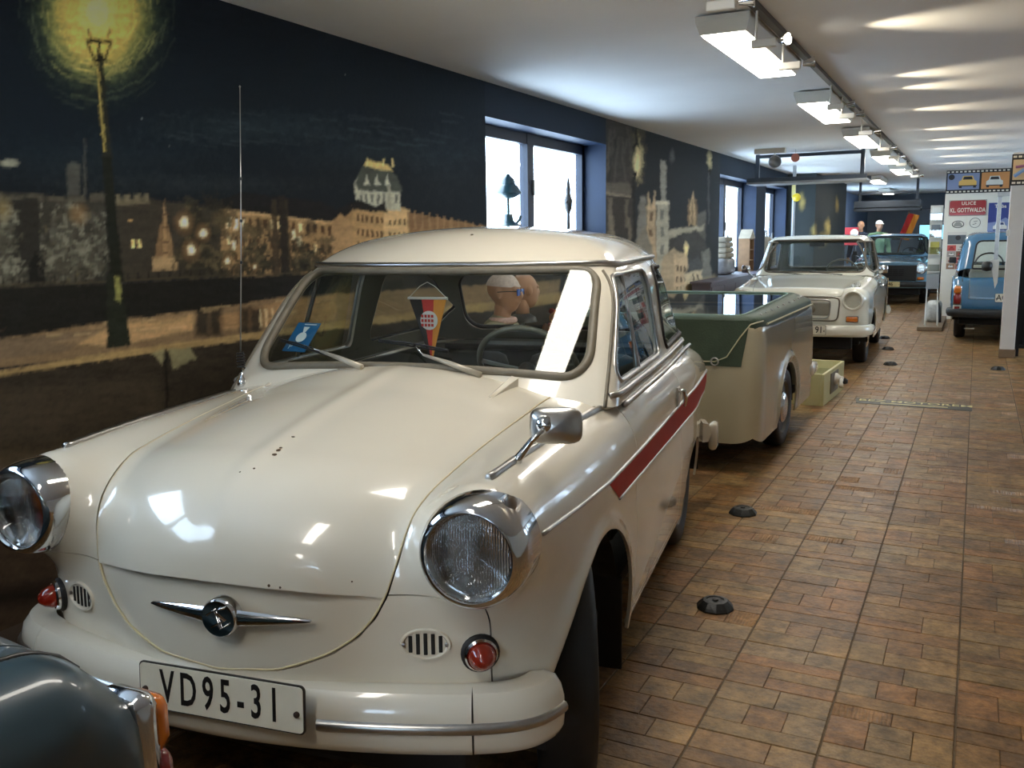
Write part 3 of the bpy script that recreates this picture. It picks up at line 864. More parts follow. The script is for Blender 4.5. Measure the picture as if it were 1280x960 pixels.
floor = make('floor', [(WX-.3, Y_B-.3, -.0035), (X_R+.3, Y_B-.3, -.0035), (X_R+.3, Y_F, -.0035), (WX-.3, Y_F, -.0035)], [(0, 1, 2, 3)], M_grout)
tag(floor, kind='structure')
TONES = [(138, 104, 62), (132, 96, 56), (146, 114, 70), (126, 94, 58), (134, 107, 68), (142, 101, 60), (120, 90, 56), (136, 110, 74)]
PAT = [[(0, 0, 6, 1.4), (0, 1.4, 2, 2.3), (2, 1.4, 2, 2.3), (4, 1.4, 2, 2.3), (0, 3.7, 3.2, 2.3), (3.2, 3.7, 2.8, 2.3)],
       [(0, 0, 2.2, 2.8), (2.2, 0, 3.8, 1.4), (2.2, 1.4, 3.8, 1.4), (0, 2.8, 6, 1.2), (0, 4, 3.8, 2), (3.8, 4, 2.2, 2)],
       [(0, 0, 4, 2), (4, 0, 2, 3), (0, 2, 2, 2.2), (2, 2, 2, 2.2), (4, 3, 2, 1.2), (0, 4.2, 6, 1.8)],
       [(0, 0, 6, 1.5), (0, 1.5, 1.9, 3), (1.9, 1.5, 2.1, 1.5), (1.9, 3, 2.1, 1.5), (4, 1.5, 2, 3), (0, 4.5, 3, 1.5), (3, 4.5, 3, 1.5)]]
pieces = []
rr = random.Random(11)
for i in range(int((WX-OX)/TX)-1, int((X_R-OX)/TX)+1):
    for j in range(int((Y_B-OY)/TY)-1, int((Y_F-OY)/TY)+1):
        p = rr.choice(PAT); fx = rr.random() < .5; fy = rr.random() < .5
        tt = rr.randrange(8)
        for (a, b, w, h) in p:
            if fx: a = 6-a-w
            if fy: b = 6-b-h
            e = lambda lo, hi, full: (.0022 if lo else .0007, .0022 if hi else .0007)
            x0 = OX+i*TX+a/6*TX+(.0026 if a < .01 else .00035); x1 = OX+i*TX+(a+w)/6*TX-(.0026 if a+w > 5.99 else .00035)
            y0 = OY+j*TY+b/6*TY+(.0022 if b < .01 else .00035); y1 = OY+j*TY+(b+h)/6*TY-(.0022 if b+h > 5.99 else .00035)
            if x0 < WX or x1 > X_R+.2 or y1 > Y_F: continue
            t = tt if rr.random() < .35 else rr.randrange(8)
            pieces.append((x0, y0, x1, y1, t, rr.random() < .07, rr.choice((0, 0, -.0006, .0005))))
def piece_vf(w, h, z=0.0):
    b = min(.0020, w*.2, h*.2)
    V = np.array([(-w/2, -h/2, -.004), (w/2, -h/2, -.004), (w/2, h/2, -.004), (-w/2, h/2, -.004),
                  (-w/2+b*.3, -h/2+b*.3, z-.0014), (w/2-b*.3, -h/2+b*.3, z-.0014), (w/2-b*.3, h/2-b*.3, z-.0014), (-w/2+b*.3, h/2-b*.3, z-.0014),
                  (-w/2+b, -h/2+b, z), (w/2-b, -h/2+b, z), (w/2-b, h/2-b, z), (-w/2+b, h/2-b, z)])
    F = [(8, 9, 10, 11)]
    for k in range(4):
        n = (k+1) % 4; F += [(k, n, n+4, k+4), (k+4, n+4, n+8, k+8)]
    return V, F
PA = np.array([q[:4] for q in pieces])
cx = [project(PA[:, a], PA[:, b], 0.) for a, b in ((0, 1), (2, 1), (2, 3), (0, 3))]
dep = np.stack([(PA[:, 0]+PA[:, 2])/2, (PA[:, 1]+PA[:, 3])/2, np.full(len(PA), -CAMH)], 1)@_fw
area = np.zeros(len(PA))
for k in range(4):
    a, b = cx[k], cx[(k+1) % 4]; area += (a[0]*b[1]-b[0]*a[1])/2
area = np.abs(area); mx_, my_ = sum(c[0] for c in cx)/4, sum(c[1] for c in cx)/4
vis = (dep > .5) & (mx_ > -5) & (mx_ < 1290) & (my_ > 0) & (my_ < 985) & ((PA[:, 0] > -1.13) | (PA[:, 1] > 8.2) & (PA[:, 0] > -1.3))
order = np.argsort(np.where(vis, -area, 1)); chosen = set(order[:300].tolist())
cache = {}
SV, SF, ST_, SMI = [], [], [], []; off = 0
for k, (x0, y0, x1, y1, t, rib, dz) in enumerate(pieces):
    col = srgb(*TONES[t]) if not rib else srgb(156, 120, 82)
    if k in chosen:
        key = (round(x1-x0, 4), round(y1-y0, 4), t, rib, dz)
        if key not in cache:
            V, F = piece_vf(x1-x0, y1-y0, dz)
            o = make('tile', V, F, M_tiler if rib else M_tile, floor)
            ca = o.data.color_attributes.new('tone', 'FLOAT_COLOR', 'POINT')
            ca.data.foreach_set('color', np.tile(np.array([*col, 1.]), (len(V), 1)).astype(np.float32).ravel())
            cache[key] = o.data
        else:
            o = link(bpy.data.objects.new('tile', cache[key]), floor)
        o.location = ((x0+x1)/2, (y0+y1)/2, 0)
    else:
        V, F = piece_vf(x1-x0, y1-y0, dz)
        SV.append(V+[(x0+x1)/2, (y0+y1)/2, 0]); SF += [tuple(i+off for i in f) for f in F]; ST_.append(np.tile([*col, 1.], (len(V), 1))); SMI += [int(rib)]*len(F); off += len(V)
o = make('tiles', np.concatenate(SV), SF, M_tile, floor)
o.data.materials.append(M_tiler); o.data.polygons.foreach_set('material_index', np.array(SMI, np.int32))
ca = o.data.color_attributes.new('tone', 'FLOAT_COLOR', 'POINT'); ca.data.foreach_set('color', np.concatenate(ST_).astype(np.float32).ravel())
tag(o, kind='stuff')
# ================================================================ CEILING LIGHTS
M_lampbody = mat('white_lamp_metal', srgb(214, 210, 198), .45)
M_diff = mat('lit_diffuser', (.9, .9, .88), .4, emit=(1.0, .94, .84), estr=PANEL_POWER)
M_gear = mat('white_plastic', srgb(216, 212, 200), .4)
M_bulb = mat('lit_bulb', (1, 1, 1), .3, emit=(1.0, .9, .72), estr=40.0)
M_rail = mat('dark_rail', srgb(60, 58, 54), .4, .6)

LUM = [(-1.08, -3.28, 'over the back end of the hall'), (-1.08, -.76, 'over the dark blue saloon'), (-1.08, 1.76, 'above the cream saloon bonnet'),
       (-1.08, 4.28, 'first in the row by the long track'), (-1.08, 6.8, 'second in the row by the long track'), (-1.08, 9.3, 'third in the row by the long track'),
       (-1.08, 11.85, 'fourth in the row by the long track'), (-1.08, 14.4, 'fifth in the row by the long track'), (-1.65, 17.0, 'hung aside past the end of the track'), (-1.9, 22.0, 'at the far end of the hall')]
def luminaire(x, y, where):
    L_, wb, wt, h = 1.30, .20, .255, .080
    zt = CEIL-.010
    root = empty('ceiling_light', (x, y+L_/2, zt-h), 0, 'white fluorescent ceiling box with glowing panel, '+where, 'ceiling light', 'fluorescent ceiling boxes')
    a, b = wb/2+.008, wt/2; l0, l1 = L_/2+.008, L_/2+.03
    V = [(-a, -l0, 0), (a, -l0, 0), (a, l0, 0), (-a, l0, 0), (-b, -l1, h*.75), (b, -l1, h*.75), (b, l1, h*.75), (-b, l1, h*.75), (-b, -l1, h), (b, -l1, h), (b, l1, h), (-b, l1, h)]
    F = [(8, 9, 10, 11)]
    for k in range(4):
        n = (k+1) % 4; F += [(k, n, n+4, k+4), (k+4, n+4, n+8, k+8)]
    F += [(3, 2, 1, 0)]
    make('housing', V, F, M_lampbody, root)
    MB().box((0, 0, -.003), (wb, L_, .006)).build('diffuser', M_diff, root)
    MB().box((0, 0, h+.004), (.08, L_*.8, .008)).build('mounting_plate', M_rail, root)
for q in LUM: luminaire(q[0]*1.028, q[1]*1.028, q[2])

rail = MB().box((-.94, 9.6, CEIL-.014), (.034, 14.4, .026)).build('track_rail', M_rail)
tag(rail, 'long dark lighting track screwed along the ceiling beside the lamp row', 'lighting track')

ordinal = ['first', 'second', 'third', 'fourth', 'fifth', 'sixth', 'seventh', 'eighth', 'ninth', 'tenth', 'eleventh', 'twelfth']
SPOTS = [(3.55, (1, .12, .10)), (4.32, (.75, -.6, -.05)), (4.95, (1, .2, .10)), (6.65, (1, .08, .10)), (7.22, (1, .10, .10)), (8.5, (1, .12, .10)), (10.2, (1, .06, .10)), (11.4, (1, .06, .10)), (12.6, (1, .08, .10)), (13.9, (1, .06, .10)), (15.3, (1, .06, .10))]
def track_spot(y, d, k):
    z = CEIL-.17
    root = empty('track_spot', (-.94, y, z), 0, 'small white halogen spot, %s along the ceiling track' % ordinal[k], 'spotlight', 'halogen spots on the ceiling track')
    d = np.array(d, float); d /= np.linalg.norm(d)
    MB().tube([(0, 0, .02), (0, 0, .145)], .006, 8).build('stem', M_gear, root)
    MB().box((.035, .0, 0), (.11, .034, .036), bev=.005).build('transformer', M_gear, root)
    c = np.array([.105, 0, .005])+d*.015
    Mx = axis_matrix(d)
    MB().lathe([(.012, -.02), (.016, 0), (.027, .03), (.028, .036), (.025, .036), (.014, .012), (0, .01)], 18, Mx, c).build('reflector', M_chrome, root, True, 40)
    MB().lathe([(0, .024), (.018, .026), (.02, .03), (0, .032)], 14, Mx, c).build('bulb', M_bulb, root, True)
    ld = bpy.data.lights.new('halogen_beam', 'SPOT'); ld.energy = SPOT_POWER; ld.color = (1, .86, .62)
    ld.spot_size = math.radians(62); ld.spot_blend = 1.0; ld.shadow_soft_size = .015
    lo = bpy.data.objects.new('halogen_beam', ld); link(lo, root)
    lo.location = c+d*.045; lo.rotation_euler = euler_of(axis_matrix(-d))
for k, (y, d) in enumerate(SPOTS): track_spot(y, d, k)
# ================================================================ VEHICLES
def hit(root_loc, rz, px, py, F, t0=.4, t1=9.0):
    """where the view ray through a photo pixel meets a vehicle surface, in the vehicle's own axes"""
    d = ray(px, py); o = np.array([0, 0, CAMH])
    c, s = math.cos(rz), math.sin(rz)
    def loc(P):
        q = P-np.array(root_loc); return np.stack([c*q[:, 0]+s*q[:, 1], -s*q[:, 0]+c*q[:, 1], q[:, 2]], 1)
    t = np.linspace(t0, t1, 4000); P = loc(o+t[:, None]*d)
    f = F(P[:, 0], P[:, 1], P[:, 2]); i = np.argmax(f < 0)
    if f[i] >= 0: i = np.argmin(f)
    return P[i]

def project_z(F, x, y, z0=1.6, z1=.4):
    z = np.linspace(z0, z1, 600); f = F(np.full_like(z, x), np.full_like(z, y), z); return float(z[np.argmax(f < 0)])
def project_x(F, y, z, s=1):
    x = np.linspace(1.0, .2, 800); f = F(s*x, np.full_like(x, y), np.full_like(x, z)); return float(s*x[np.argmax(f < 0)])
def normal_at(F, p): return grad(F, np.array([p], float))[0]

def wheel(parent, x, y, side, R=.288, wd=.14, hub=None, rimm=None, steer=0.0, whitecap=False):
    w = empty('wheel', (x, y, R), 0); w.parent = parent
    w.rotation_euler = (0, 0, steer)
    Mx = axis_matrix((side, 0, 0))
    a = wd/2
    prof = [(R*.66, -a*.8), (R*.80, -a), (R*.93, -a*.95), (R*.985, -a*.72), (R, -a*.3), (R, a*.3), (R*.985, a*.72), (R*.93, a*.95), (R*.80, a), (R*.68, a*.85), (R*.66, a*.6)]
    MB().lathe(prof, 40, Mx).build('tyre', M_tyre, w, True, 50)
    MB().lathe([(R*.67, a*.55), (R*.69, a*.82), (R*.66, a*.86), (R*.62, a*.6), (R*.45, a*.45), (R*.42, a*.6), (0.0, a*.6)], 36, Mx).build('rim', rimm or M_alu, w, True, 40)
    MB().lathe([(R*.40, a*.6), (R*.40, a*.8), (R*.34, a*1.0), (R*.2, a*1.12), (0, a*1.16)], 30, Mx).build('hubcap', hub or M_chrome, w, True, 50)
    return w

def headlamp(parent, c, d, r, bezelm, deep=1.0):
    hl = empty('headlamp', c, 0); hl.parent = parent; hl.rotation_euler = euler_of(axis_matrix(d))
    MB().lathe([(r*1.0, -.07), (r*1.0, -.005*deep), (r*.985, .025*deep), (r*.93, .052*deep), (r*.86, .066*deep), (r*.79, .068*deep), (r*.74, .06*deep), (r*.735, .045*deep)], 48).build('bezel', bezelm, hl, True, 60)
    MB().lathe([(r*.745, .047*deep), (r*.65, .058*deep), (r*.45, .068*deep), (r*.22, .073*deep), (0, .074*deep)], 40).build('lens', M_lens, hl, True)
    MB().lathe([(r*.74, .044*deep), (r*.69, .012), (r*.56, -.02), (r*.38, -.042), (r*.18, -.054), (0, -.057)], 40).build('reflector', M_silver, hl, True)
    MB().lathe([(0, .012), (r*.08, .010), (r*.10, .0), (r*.09, -.05), (0, -.052)], 16).build('bulb', M_alu, hl, True)
    return hl

def window_from(Gf, V, T, name, parent, g, glassm, sealr, sealm, off=-.006, sealout=.0, sheet=None):
    v, t = clip(V, T, g)
    if len(t) == 0: return None
    N = grad(Gf, v)
    if sheet is not None:      # the pane is its own evenly curved sheet, not bent round the pillars
        gx = grad(sheet, v); vv = v.copy(); vv[:, 1] += sheet(v[:, 0], v[:, 1], v[:, 2])+.011; o = make(name, vv, t, glassm, parent, True, gx)
    else: o = make(name, v+N*off, t, glassm, parent, True, N)
    loops, _ = boundary_loops(t)
    for lp in loops[:1] if len(loops) == 1 else loops:
        if len(lp) < 20: continue
        P = smooth_path(v[lp]+N[lp]*sealout, .014)
        MB().tube(P, sealr, 7, True).build('window_seal', sealm, o, True)
    return o

def extrude_along(path, prof, closed=False, taper=None):
    """sweep profile (outward, up) along a plan path of (x,y,z) points; outward = right-hand normal in plan"""
    P = np.asarray(path, float); T = np.gradient(P, axis=0); T[:, 2] = 0; T /= np.linalg.norm(T, axis=1, keepdims=True)
    O = np.stack([T[:, 1], -T[:, 0], np.zeros(len(P))], 1)
    prof = np.asarray(prof, float); m = len(prof); k = np.ones(len(P)) if taper is None else np.asarray(taper)
    c0 = np.array([prof[:, 0].min(), prof[:, 1].mean()]); pr = c0+(prof[None]-c0)*np.stack([k, .35+.65*k], 1)[:, None]
    V = (P[:, None]+O[:, None]*pr[:, :, :1]+np.array([0, 0, 1.])*pr[:, :, 1:2]).reshape(-1, 3)
    F = []
    for i in range(len(P)-1):
        for k in range(m-1): F.append((i*m+k, i*m+k+1, (i+1)*m+k+1, (i+1)*m+k))
    F += [tuple(range(m-1, -1, -1)), tuple((len(P)-1)*m+k for k in range(m))]
    return V, F

def rounded_slab(w, h, r, t, z0=0.0):
    P = []
    for cx_, cy_, a0 in ((w/2-r, h/2-r, 0), (-w/2+r, h/2-r, PI/2), (-w/2+r, -h/2+r, PI), (w/2-r, -h/2+r, 1.5*PI)):
        for a in np.linspace(a0, a0+PI/2, 6): P.append((cx_+r*math.cos(a), cy_+r*math.sin(a)))
    n = len(P); V = [(a, b, z0-t/2) for a, b in P]+[(a, b, z0+t/2) for a, b in P]
    return V, [tuple(range(n-1, -1, -1)), tuple(range(n, 2*n))]+[(i, (i+1) % n, n+(i+1) % n, n+i) for i in range(n)]

def plate(parent, name, s, c, w, h, tilt=0.0, rz=0.0, worn=True, size=.8, sx=.72, align='CENTER', tx=0.0, bg=None, space=1.0):
    root = empty(name, c, 0); root.parent = parent; root.rotation_euler = (PI/2+tilt, 0, rz)
    make('plate_back', *rounded_slab(w, h, .012, .004), M_plateedge, root)
    make('plate_face', *rounded_slab(w-.007, h-.007, .010, .0035, .0022), bg or M_plate, root)
    if s: text_mesh('lettering', s, h*size, M_platetxt, root, None, (tx, 0, .0045), sx, .0006, align, h*.013, space)
    for q in (-1, 1): MB().lathe([(.007, 0), (.007, .004), (.003, .006), (0, .006)], 10, None, (q*(w/2-.018), -h*.08, .004)).build('bolt', M_rust, root)
    return root
M_plate = mat('worn_white_plate', srgb(226, 220, 200), .45, var=.06, vscale=12, rvar=.1)
M_plateedge = mat('plate_edge_black', srgb(38, 34, 30), .5)
M_platetxt = mat('plate_black', srgb(24, 22, 21), .5)
M_rust = mat('rusty_bolt', srgb(52, 36, 26), .7)
M_red = mat('red_lens', srgb(150, 44, 26), .12, coat=.6, emit=srgb(150, 20, 10), estr=.05)
M_red.node_tree.nodes['Principled BSDF'].inputs['Transmission Weight'].default_value = .3
M_amber = mat('amber_lens', srgb(206, 112, 34), .15, coat=.5)
M_redd = mat('dark_red_lens', srgb(120, 22, 20), .15, coat=.5)
M_seat = mat('dark_green_leatherette', srgb(62, 66, 56), .55, var=.08, vscale=30)
M_trimgrey = mat('grey_lining', srgb(126, 124, 106), .8, var=.05)
M_dash = mat('dashboard', srgb(54, 54, 50), .5)
M_wheelrim = mat('steering_wheel_grey', srgb(112, 112, 98), .35)

def steering_wheel(parent, c, R, d=(0, .82, .57), m=None):
    root = empty('steering_wheel', c, 0); root.parent = parent; root.rotation_euler = euler_of(axis_matrix(d))
    th = np.linspace(0, 2*PI, 49)[:-1]
    MB().tube(np.stack([R*np.cos(th), R*np.sin(th), 0*th], 1), .0115, 8, True).build('rim', m or M_wheelrim, root, True)
    sp = MB()
    for a in (.15, PI-.15): sp.tube([(0, 0, -.02), (R*.5*math.cos(a), R*.5*math.sin(a), -.012), (R*math.cos(a), R*math.sin(a), 0)], .008, 6)
    sp.build('spoke', M_wheelrim, root, True)
    MB().lathe([(0, .0), (.03, -.004), (.034, -.02), (.02, -.05), (.018, -.34), (0, -.34)], 18).build('column', M_dash, root, True, 40)

def seat(parent, c, w=.48, back=.58, name='front_seat', m=None, recl=.18):
    root = empty(name, c, 0); root.parent = parent
    MB().box((0, 0, 0), (w, .48, .14), bev=.05).build('seat_cushion', m or M_seat, root, True, 60)
    R = np.array([[1, 0, 0], [0, math.cos(recl), math.sin(recl)], [0, -math.sin(recl), math.cos(recl)]])
    MB().box((0, .27, back/2-.02), (w, .12, back), bev=.05, M=R).build('seat_back', m or M_seat, root, True, 60)
    return root

# ---------------------------------------------------------------- the cream saloon in the foreground
CARLOC, CARTH = (-1.5616, 2.0367, 0.0), math.radians(8.147)
chip_px = [(344, 568, .0062), (348, 563, .0058), (351, 560, .004), (366, 546, .0045), (318, 586, .003), (300, 590, .002), (350, 734, .003), (336, 732, .003), (440, 727, .002)]
_zc = spl([-.9, -.6, -.44, -.28, .09, .40, .60, 1.0, 2.0, 2.3, 2.7, 2.9], [.84, .895, .925, .955, 1.008, 1.036, 1.0, .94, .925, .90, .80, .74])
_zt = spl([-.8, -.45, -.2, .5, 1.9, 2.25, 2.7], [.782, .785, .795, .792, .79, .765, .70])
_yf = spl([0, .12, .25, .38, .47, .60, .75, .95], [-.637, -.631, -.607, -.560, -.534, -.508, -.472, -.42])
def F_p(x, y, z):
    ax = np.abs(x)
    w = .738-.05*sstep(y, -.1, -.62)-.06*sstep(y, 1.8, 2.75)
    w = w-.30*np.maximum(z-.52, 0)**2-.25*np.maximum(.52-z, 0)**2
    arch = np.hypot(y/.385, (z-.29)/.37)
    w = w+.014*np.exp(-((arch-1.03)/.07)**2)
    side = ax-w
    front_part = 1-sstep(y, .3, .9)
    top = z-(_zc(y)-(.34*front_part+.10*(1-front_part))*x*x-.02*sstep(np.abs(x), .0, .05)*0)
    top = top-.006*np.exp(-(x/.035)**2)*sstep(y, .5, .1)*sstep(y, -.7, -.5)
    yf = _yf(ax)+.05*np.maximum(z-.75, 0)+.10*np.maximum(.5-z, 0)
    front = yf-y
    b = smax(side, top, .13)
    b = smax(b, front, .24)
    rear = y-(2.70-.15*x*x-.30*np.maximum(.6-z, 0)-.1*np.maximum(z-.7, 0))
    b = smax(b, rear, .2)
    t = np.sqrt((ax-.578)**2+(z-_zt(y))**2+(np.minimum(y+.46, 0)*1.05)**2+(np.maximum(y-2.42, 0))**2)-.128
    return smin(b, t, .09)
def G_p(x, y, z):
    ax = np.abs(x)
    yf = .33+.28*x*x+(z-1.0)*1.03
    front = (yf-y)/1.43
    side = ax-(.685-.19*(z-.93)-.025*sstep(y, 1.2, 2.2))
    top = z-(1.475-.20*x*x-.10*(y-1.3)**2)
    rear = (y-(2.22-.72*(z-.93)-.25*x*x))/1.23
    g = smax(front, side, .055); g = smax(g, rear, .14); return smax(g, top, .17)

cream = srgb(220, 212, 194)
chips = []
for (a, b, r_) in chip_px:
    p = hit(CARLOC, CARTH, a, b, F_p); chips.append((*p, r_))
for (a, b, r_) in [(590, 296, .01), (548, 302, .004), (690, 300, .004), (580, 327, .006), (600, 328, .006)]:
    p = hit(CARLOC, CARTH, a, b, G_p); chips.append((*p, r_))
M_cream = mat('cream_enamel', cream, .22, coat=.9, var=.02, vscale=3, chips=chips, rvar=.04)

def make_cream_car():
    car = empty('saloon_car', CARLOC, CARTH, 'cream white vintage two-door saloon with red side stripe and whip aerial', 'car')
    V, T = shell(F_p, (-.62, -.5, .30), (.62, 2.6, .90), (-.28, -.28, .58), (.28, 2.35, .66), .0125, reach=.75)
    keep_z = lambda V: np.interp(V[:, 1], [-.7, -.42, -.3, .3, 2.3, 2.75], [.40, .40, .26, .24, .24, .34])-V[:, 2]
    V, T = clip(V, T, keep_z)
    for (yc, zc, ry, rz_) in ((0, .29, .385, .372), (1.93, .27, .345, .235)):
        V, T = clip(V, T, lambda V: np.where(np.abs(V[:, 0]) > .35, 1-np.hypot((V[:, 1]-yc)/ry, (V[:, 2]-zc)/rz_), -1.0)*.3)
    V, T = clip(V, T, outside(lambda x, y, z: np.maximum(np.hypot(np.abs(x)-.593, z-.787)-.108, y+.38)))
    V, T = clip(V, T, outside(lambda x, y, z: np.maximum(G_p(x, y, np.maximum(z, .99))+.012, .80-z)))
    # hood outline: U-shaped in front, widening to the cowl
    Iz = lambda z: np.interp(z, [.484, .490, .497, .513, .54, .575, .62, .67, .75, .82], [0, .06, .11, .20, .27, .325, .365, .39, .41, .42])
    Iy = lambda y: np.interp(y, [-.48, -.34, -.06, .40], [.42, .45, .47, .50])
    g_hood = lambda x, y, z: np.maximum(np.maximum(np.abs(x)-(Iz(z)+Iy(y)-.42), (.484-z)), y-.385)
    hv, ht = clip(V, T, inside(g_hood, .0026)); V, T = clip(V, T, outside(g_hood, .0026))
    g_lid = lambda x, y, z: .690-.16*x*x-z
    v, t = clip(hv, ht, inside(g_lid)); hood = panel('hood', v, t, F_p, M_cream, car, rim=.03)
    v, t = clip(hv, ht, lambda V: -inside(g_lid)(V)-.006); nn = grad(F_p, v)
    rec = (.026*np.clip((v[:, 2]-.485)/.2, 0, 1)*(1-sstep(np.abs(v[:, 0]), .20, .40)*.75))[:, None]
    panel('hood_front', v-nn*rec, t, lambda x, y, z: F_p(x, y, z), M_cream, car)
    lp, _ = boundary_loops(ht); lp = max(lp, key=len); n = grad(F_p, hv[lp])
    P = hv[lp]-n*.0016; keep = P[:, 1] < .375
    k0 = int(np.argmax(~keep)); P = np.roll(P, -k0, 0); keep = np.roll(keep, -k0); P = smooth_path(P[keep], .012, False, 3)
    MB().tube(P, .0026, 6).build('hood_piping', M_piping, car, True)
    g_fp = lambda x, y, z: np.maximum(np.maximum(np.abs(x)-.60, z-.672), y+.33)
    v, t = clip(V, T, inside(g_fp, .0014)); V, T = clip(V, T, outside(g_fp, .0014))
    panel('front_panel', v, t, F_p, M_cream, car)
    g_cowl = lambda x, y, z: np.maximum(np.maximum(np.abs(x)-.505, .385-y), y-.9)
    v, t = clip(V, T, inside(g_cowl, .0012)); V, T = clip(V, T, outside(g_cowl, .0012))
    v, t = main_piece(v, t); panel('cowl', v, t, F_p, M_cream, car)
    door = [(.47, .27), (1.44, .27), (1.46, .93), (.50, .93)]
    for s in (1, -1):
        g = lambda x, y, z: np.maximum(sd_poly(y, z, door, .03), .45-s*x)
        v, t = clip(V, T, inside(g, .002)); V, T = clip(V, T, outside(g, .002))
        d = panel('door', v, t, F_p, M_cream, car)
        # handle on its plate
        p = np.array([project_x(F_p, 1.34, .80, s), 1.34, .80]); nn = normal_at(F_p, p)
        MB().box(p+nn*.004, (.008, .05, .085), bev=.003).build('handle_plate', M_alu, d)
        MB().tube([p+nn*.008+[0, -.02, .03], p+nn*.03+[0, -.015, .025], p+nn*.034+[0, 0, -.01], p+nn*.03+[0, .01, -.04]], [.009, .01, .009, .006], 8).build('door_handle', M_chrome, d, True)
        g = lambda x, y, z: np.maximum(y-.5, -s*x)
        v, t = clip(V, T, inside(g, .001)); V, T = clip(V, T, outside(g, .001))
        panel('front_fender', v, t, F_p, M_cream, car)
    panel('rear_body', V, T, F_p, M_cream, car)
    # chrome lines and the red flash along the flanks
    for s in (1, -1):
        top_y = np.linspace(-.43, 2.56, 90); zt = np.interp(top_y, [-.43, .1, 1.0, 2.0, 2.56], [.800, .775, .765, .758, .75])
        P = [(project_x(F_p, a, b, s)+s*.002, a, b) for a, b in zip(top_y, zt)]
        MB().tube(P, .0055, 6).build('side_moulding', M_alu, car, True)
        low_y = np.linspace(.235, 2.56, 70); zl = np.interp(low_y, [.235, 1.2, 2.0, 2.56], [.695, .668, .65, .64])
        P = [(project_x(F_p, a, b, s)+s*.002, a, b) for a, b in zip(low_y, zl)]
        MB().tube(P, .005, 6).build('side_moulding', M_alu, car, True)
        Vg, Fg = [], []; ny, nz = 120, 7
        for i in range(ny):
            for j in range(nz):
                tj = j/(nz-1); y0 = .10+.135*(1-tj)**1.0+.0
                yy = y0+(2.55-y0)*i/(ny-1)
                z_ = np.interp(yy, low_y, zl)*(1-tj)+np.interp(yy, top_y, zt)*tj
                Vg.append((project_x(F_p, yy, z_, s)+s*.0022, yy, z_))
        for i in range(ny-1):
            for j in range(nz-1):
                q = (i*nz+j, (i+1)*nz+j, (i+1)*nz+j+1, i*nz+j+1); Fg.append(q if s > 0 else q[::-1])
        make('red_stripe', Vg, Fg, M_stripe, car, True)
        ys = np.linspace(-.43, .55, 40); xs = np.interp(ys, [-.43, -.2, .2, .55], [.585, .600, .625, .655])
        P = [(s*a, b, project_z(F_p, s*a, b)+.004) for a, b in zip(xs, ys)]
        MB().tube(P, .0095, 8).build('fender_moulding', M_alu, car, True)
        ys = np.linspace(.50, 2.15, 50)
        P = [(s*(.692-.025*sstep(b, 1.2, 2.2)), b, .918) for b in ys]
        MB().tube(P, .009, 8).build('waist_moulding', M_alu, car, True)
    # greenhouse
    gv, gt = shell(G_p, (-.57, .52, .95), (.57, 2.05, 1.36), (-.25, 1.15, 1.02), (.25, 1.7, 1.12), .0125, reach=1.3)
    gv, gt = clip(gv, gt, lambda V: .90-V[:, 2])
    gutter = lambda x, y, z: z-(1.338+.006*sstep(y, .9, 1.3)-.02*sstep(y, 1.6, 2.0))
    rv, rt = clip(gv, gt, outside(gutter)); gv, gt = clip(gv, gt, inside(gutter))
    roof = panel('roof', rv, rt, G_p, M_cream, car, rim=.016, off=.008, liner=M_trimgrey)
    lp, _ = boundary_loops(rt); lp = max(lp, key=len)
    P = smooth_path(rv[lp]+grad(G_p, rv[lp])*.010, .02, True, 3)
    V2, F2 = tube_vf(P, .0095, 8, True); c_ = P.repeat(8, 0); V2 = c_+(V2-c_)*[1, 1, .95]
    make('gutter_moulding', V2, F2, M_alu, roof, True)
    ws = lambda x, y, z: np.maximum(sd_poly(x, z-.04*np.maximum(1-(x/.6)**2, 0)*np.clip((1.25-z)/.25, 0, 1), [(-.594, 1.0), (.594, 1.0), (.548, 1.325), (-.548, 1.325)], .072), y-1.05)
    rw = lambda x, y, z: np.maximum(sd_poly(x, z, [(-.47, .985), (.47, .985), (.44, 1.275), (-.44, 1.275)], .08), 1.6-y)
    dw = [(.465, .985), (1.24, .985), (1.27, 1.312), (.79, 1.306)]; qw = [(1.38, .985), (2.05, .995), (2.04, 1.10), (1.90, 1.24), (1.80, 1.302), (1.47, 1.312)]
    cuts = [('windscreen', ws, M_glass, .015, M_seal), ('rear_window', rw, M_glass, .013, M_rubber)]
    for s in (1, -1):
        cuts.append(('door_window', (lambda s: lambda x, y, z: np.maximum(sd_poly(y, z, dw, .03), .35-s*x))(s), M_tint, .008, M_alu))
        cuts.append(('quarter_window', (lambda s: lambda x, y, z: np.maximum(sd_poly(y, z, qw, .05), .33-s*x))(s), M_tint, .009, M_rubber))
    g0, t0 = gv, gt
    for nm, g, gm, sr, sm in cuts:
        gv, gt = clip(gv, gt, outside(g))
        window_from(G_p, g0, t0, nm, car, inside(g), gm, sr, sm, sheet=(lambda x, y, z: .33+.28*x*x+(z-1.0)*1.03-y) if nm == 'windscreen' else None)
    cab = panel('cabin_frame', gv, gt, G_p, M_cream, car, rim=.019, liner=M_trimgrey)
    for s in (1, -1):      # sliding-glass divider and door frame edge
        a = np.array([project_x(G_p, .83, .985, s), .83, .985]); b = np.array([project_x(G_p, .90, 1.31, s), .90, 1.31])
        MB().tube([a, b], .008, 6).build('window_divider', M_alu, cab)
        P = [(project_x(G_p, b_, .958, s)+s*.004, b_, .958) for b_ in np.linspace(.42, 2.1, 40)]
        MB().tube(P, .010, 6).build('sill_moulding', M_alu, cab, True)
        P = [(project_x(G_p, .435+.34*(z_-.98)/.33, z_, s)+s*.002, .435+.34*(z_-.98)/.33, z_) for z_ in np.linspace(.93, 1.32, 24)]
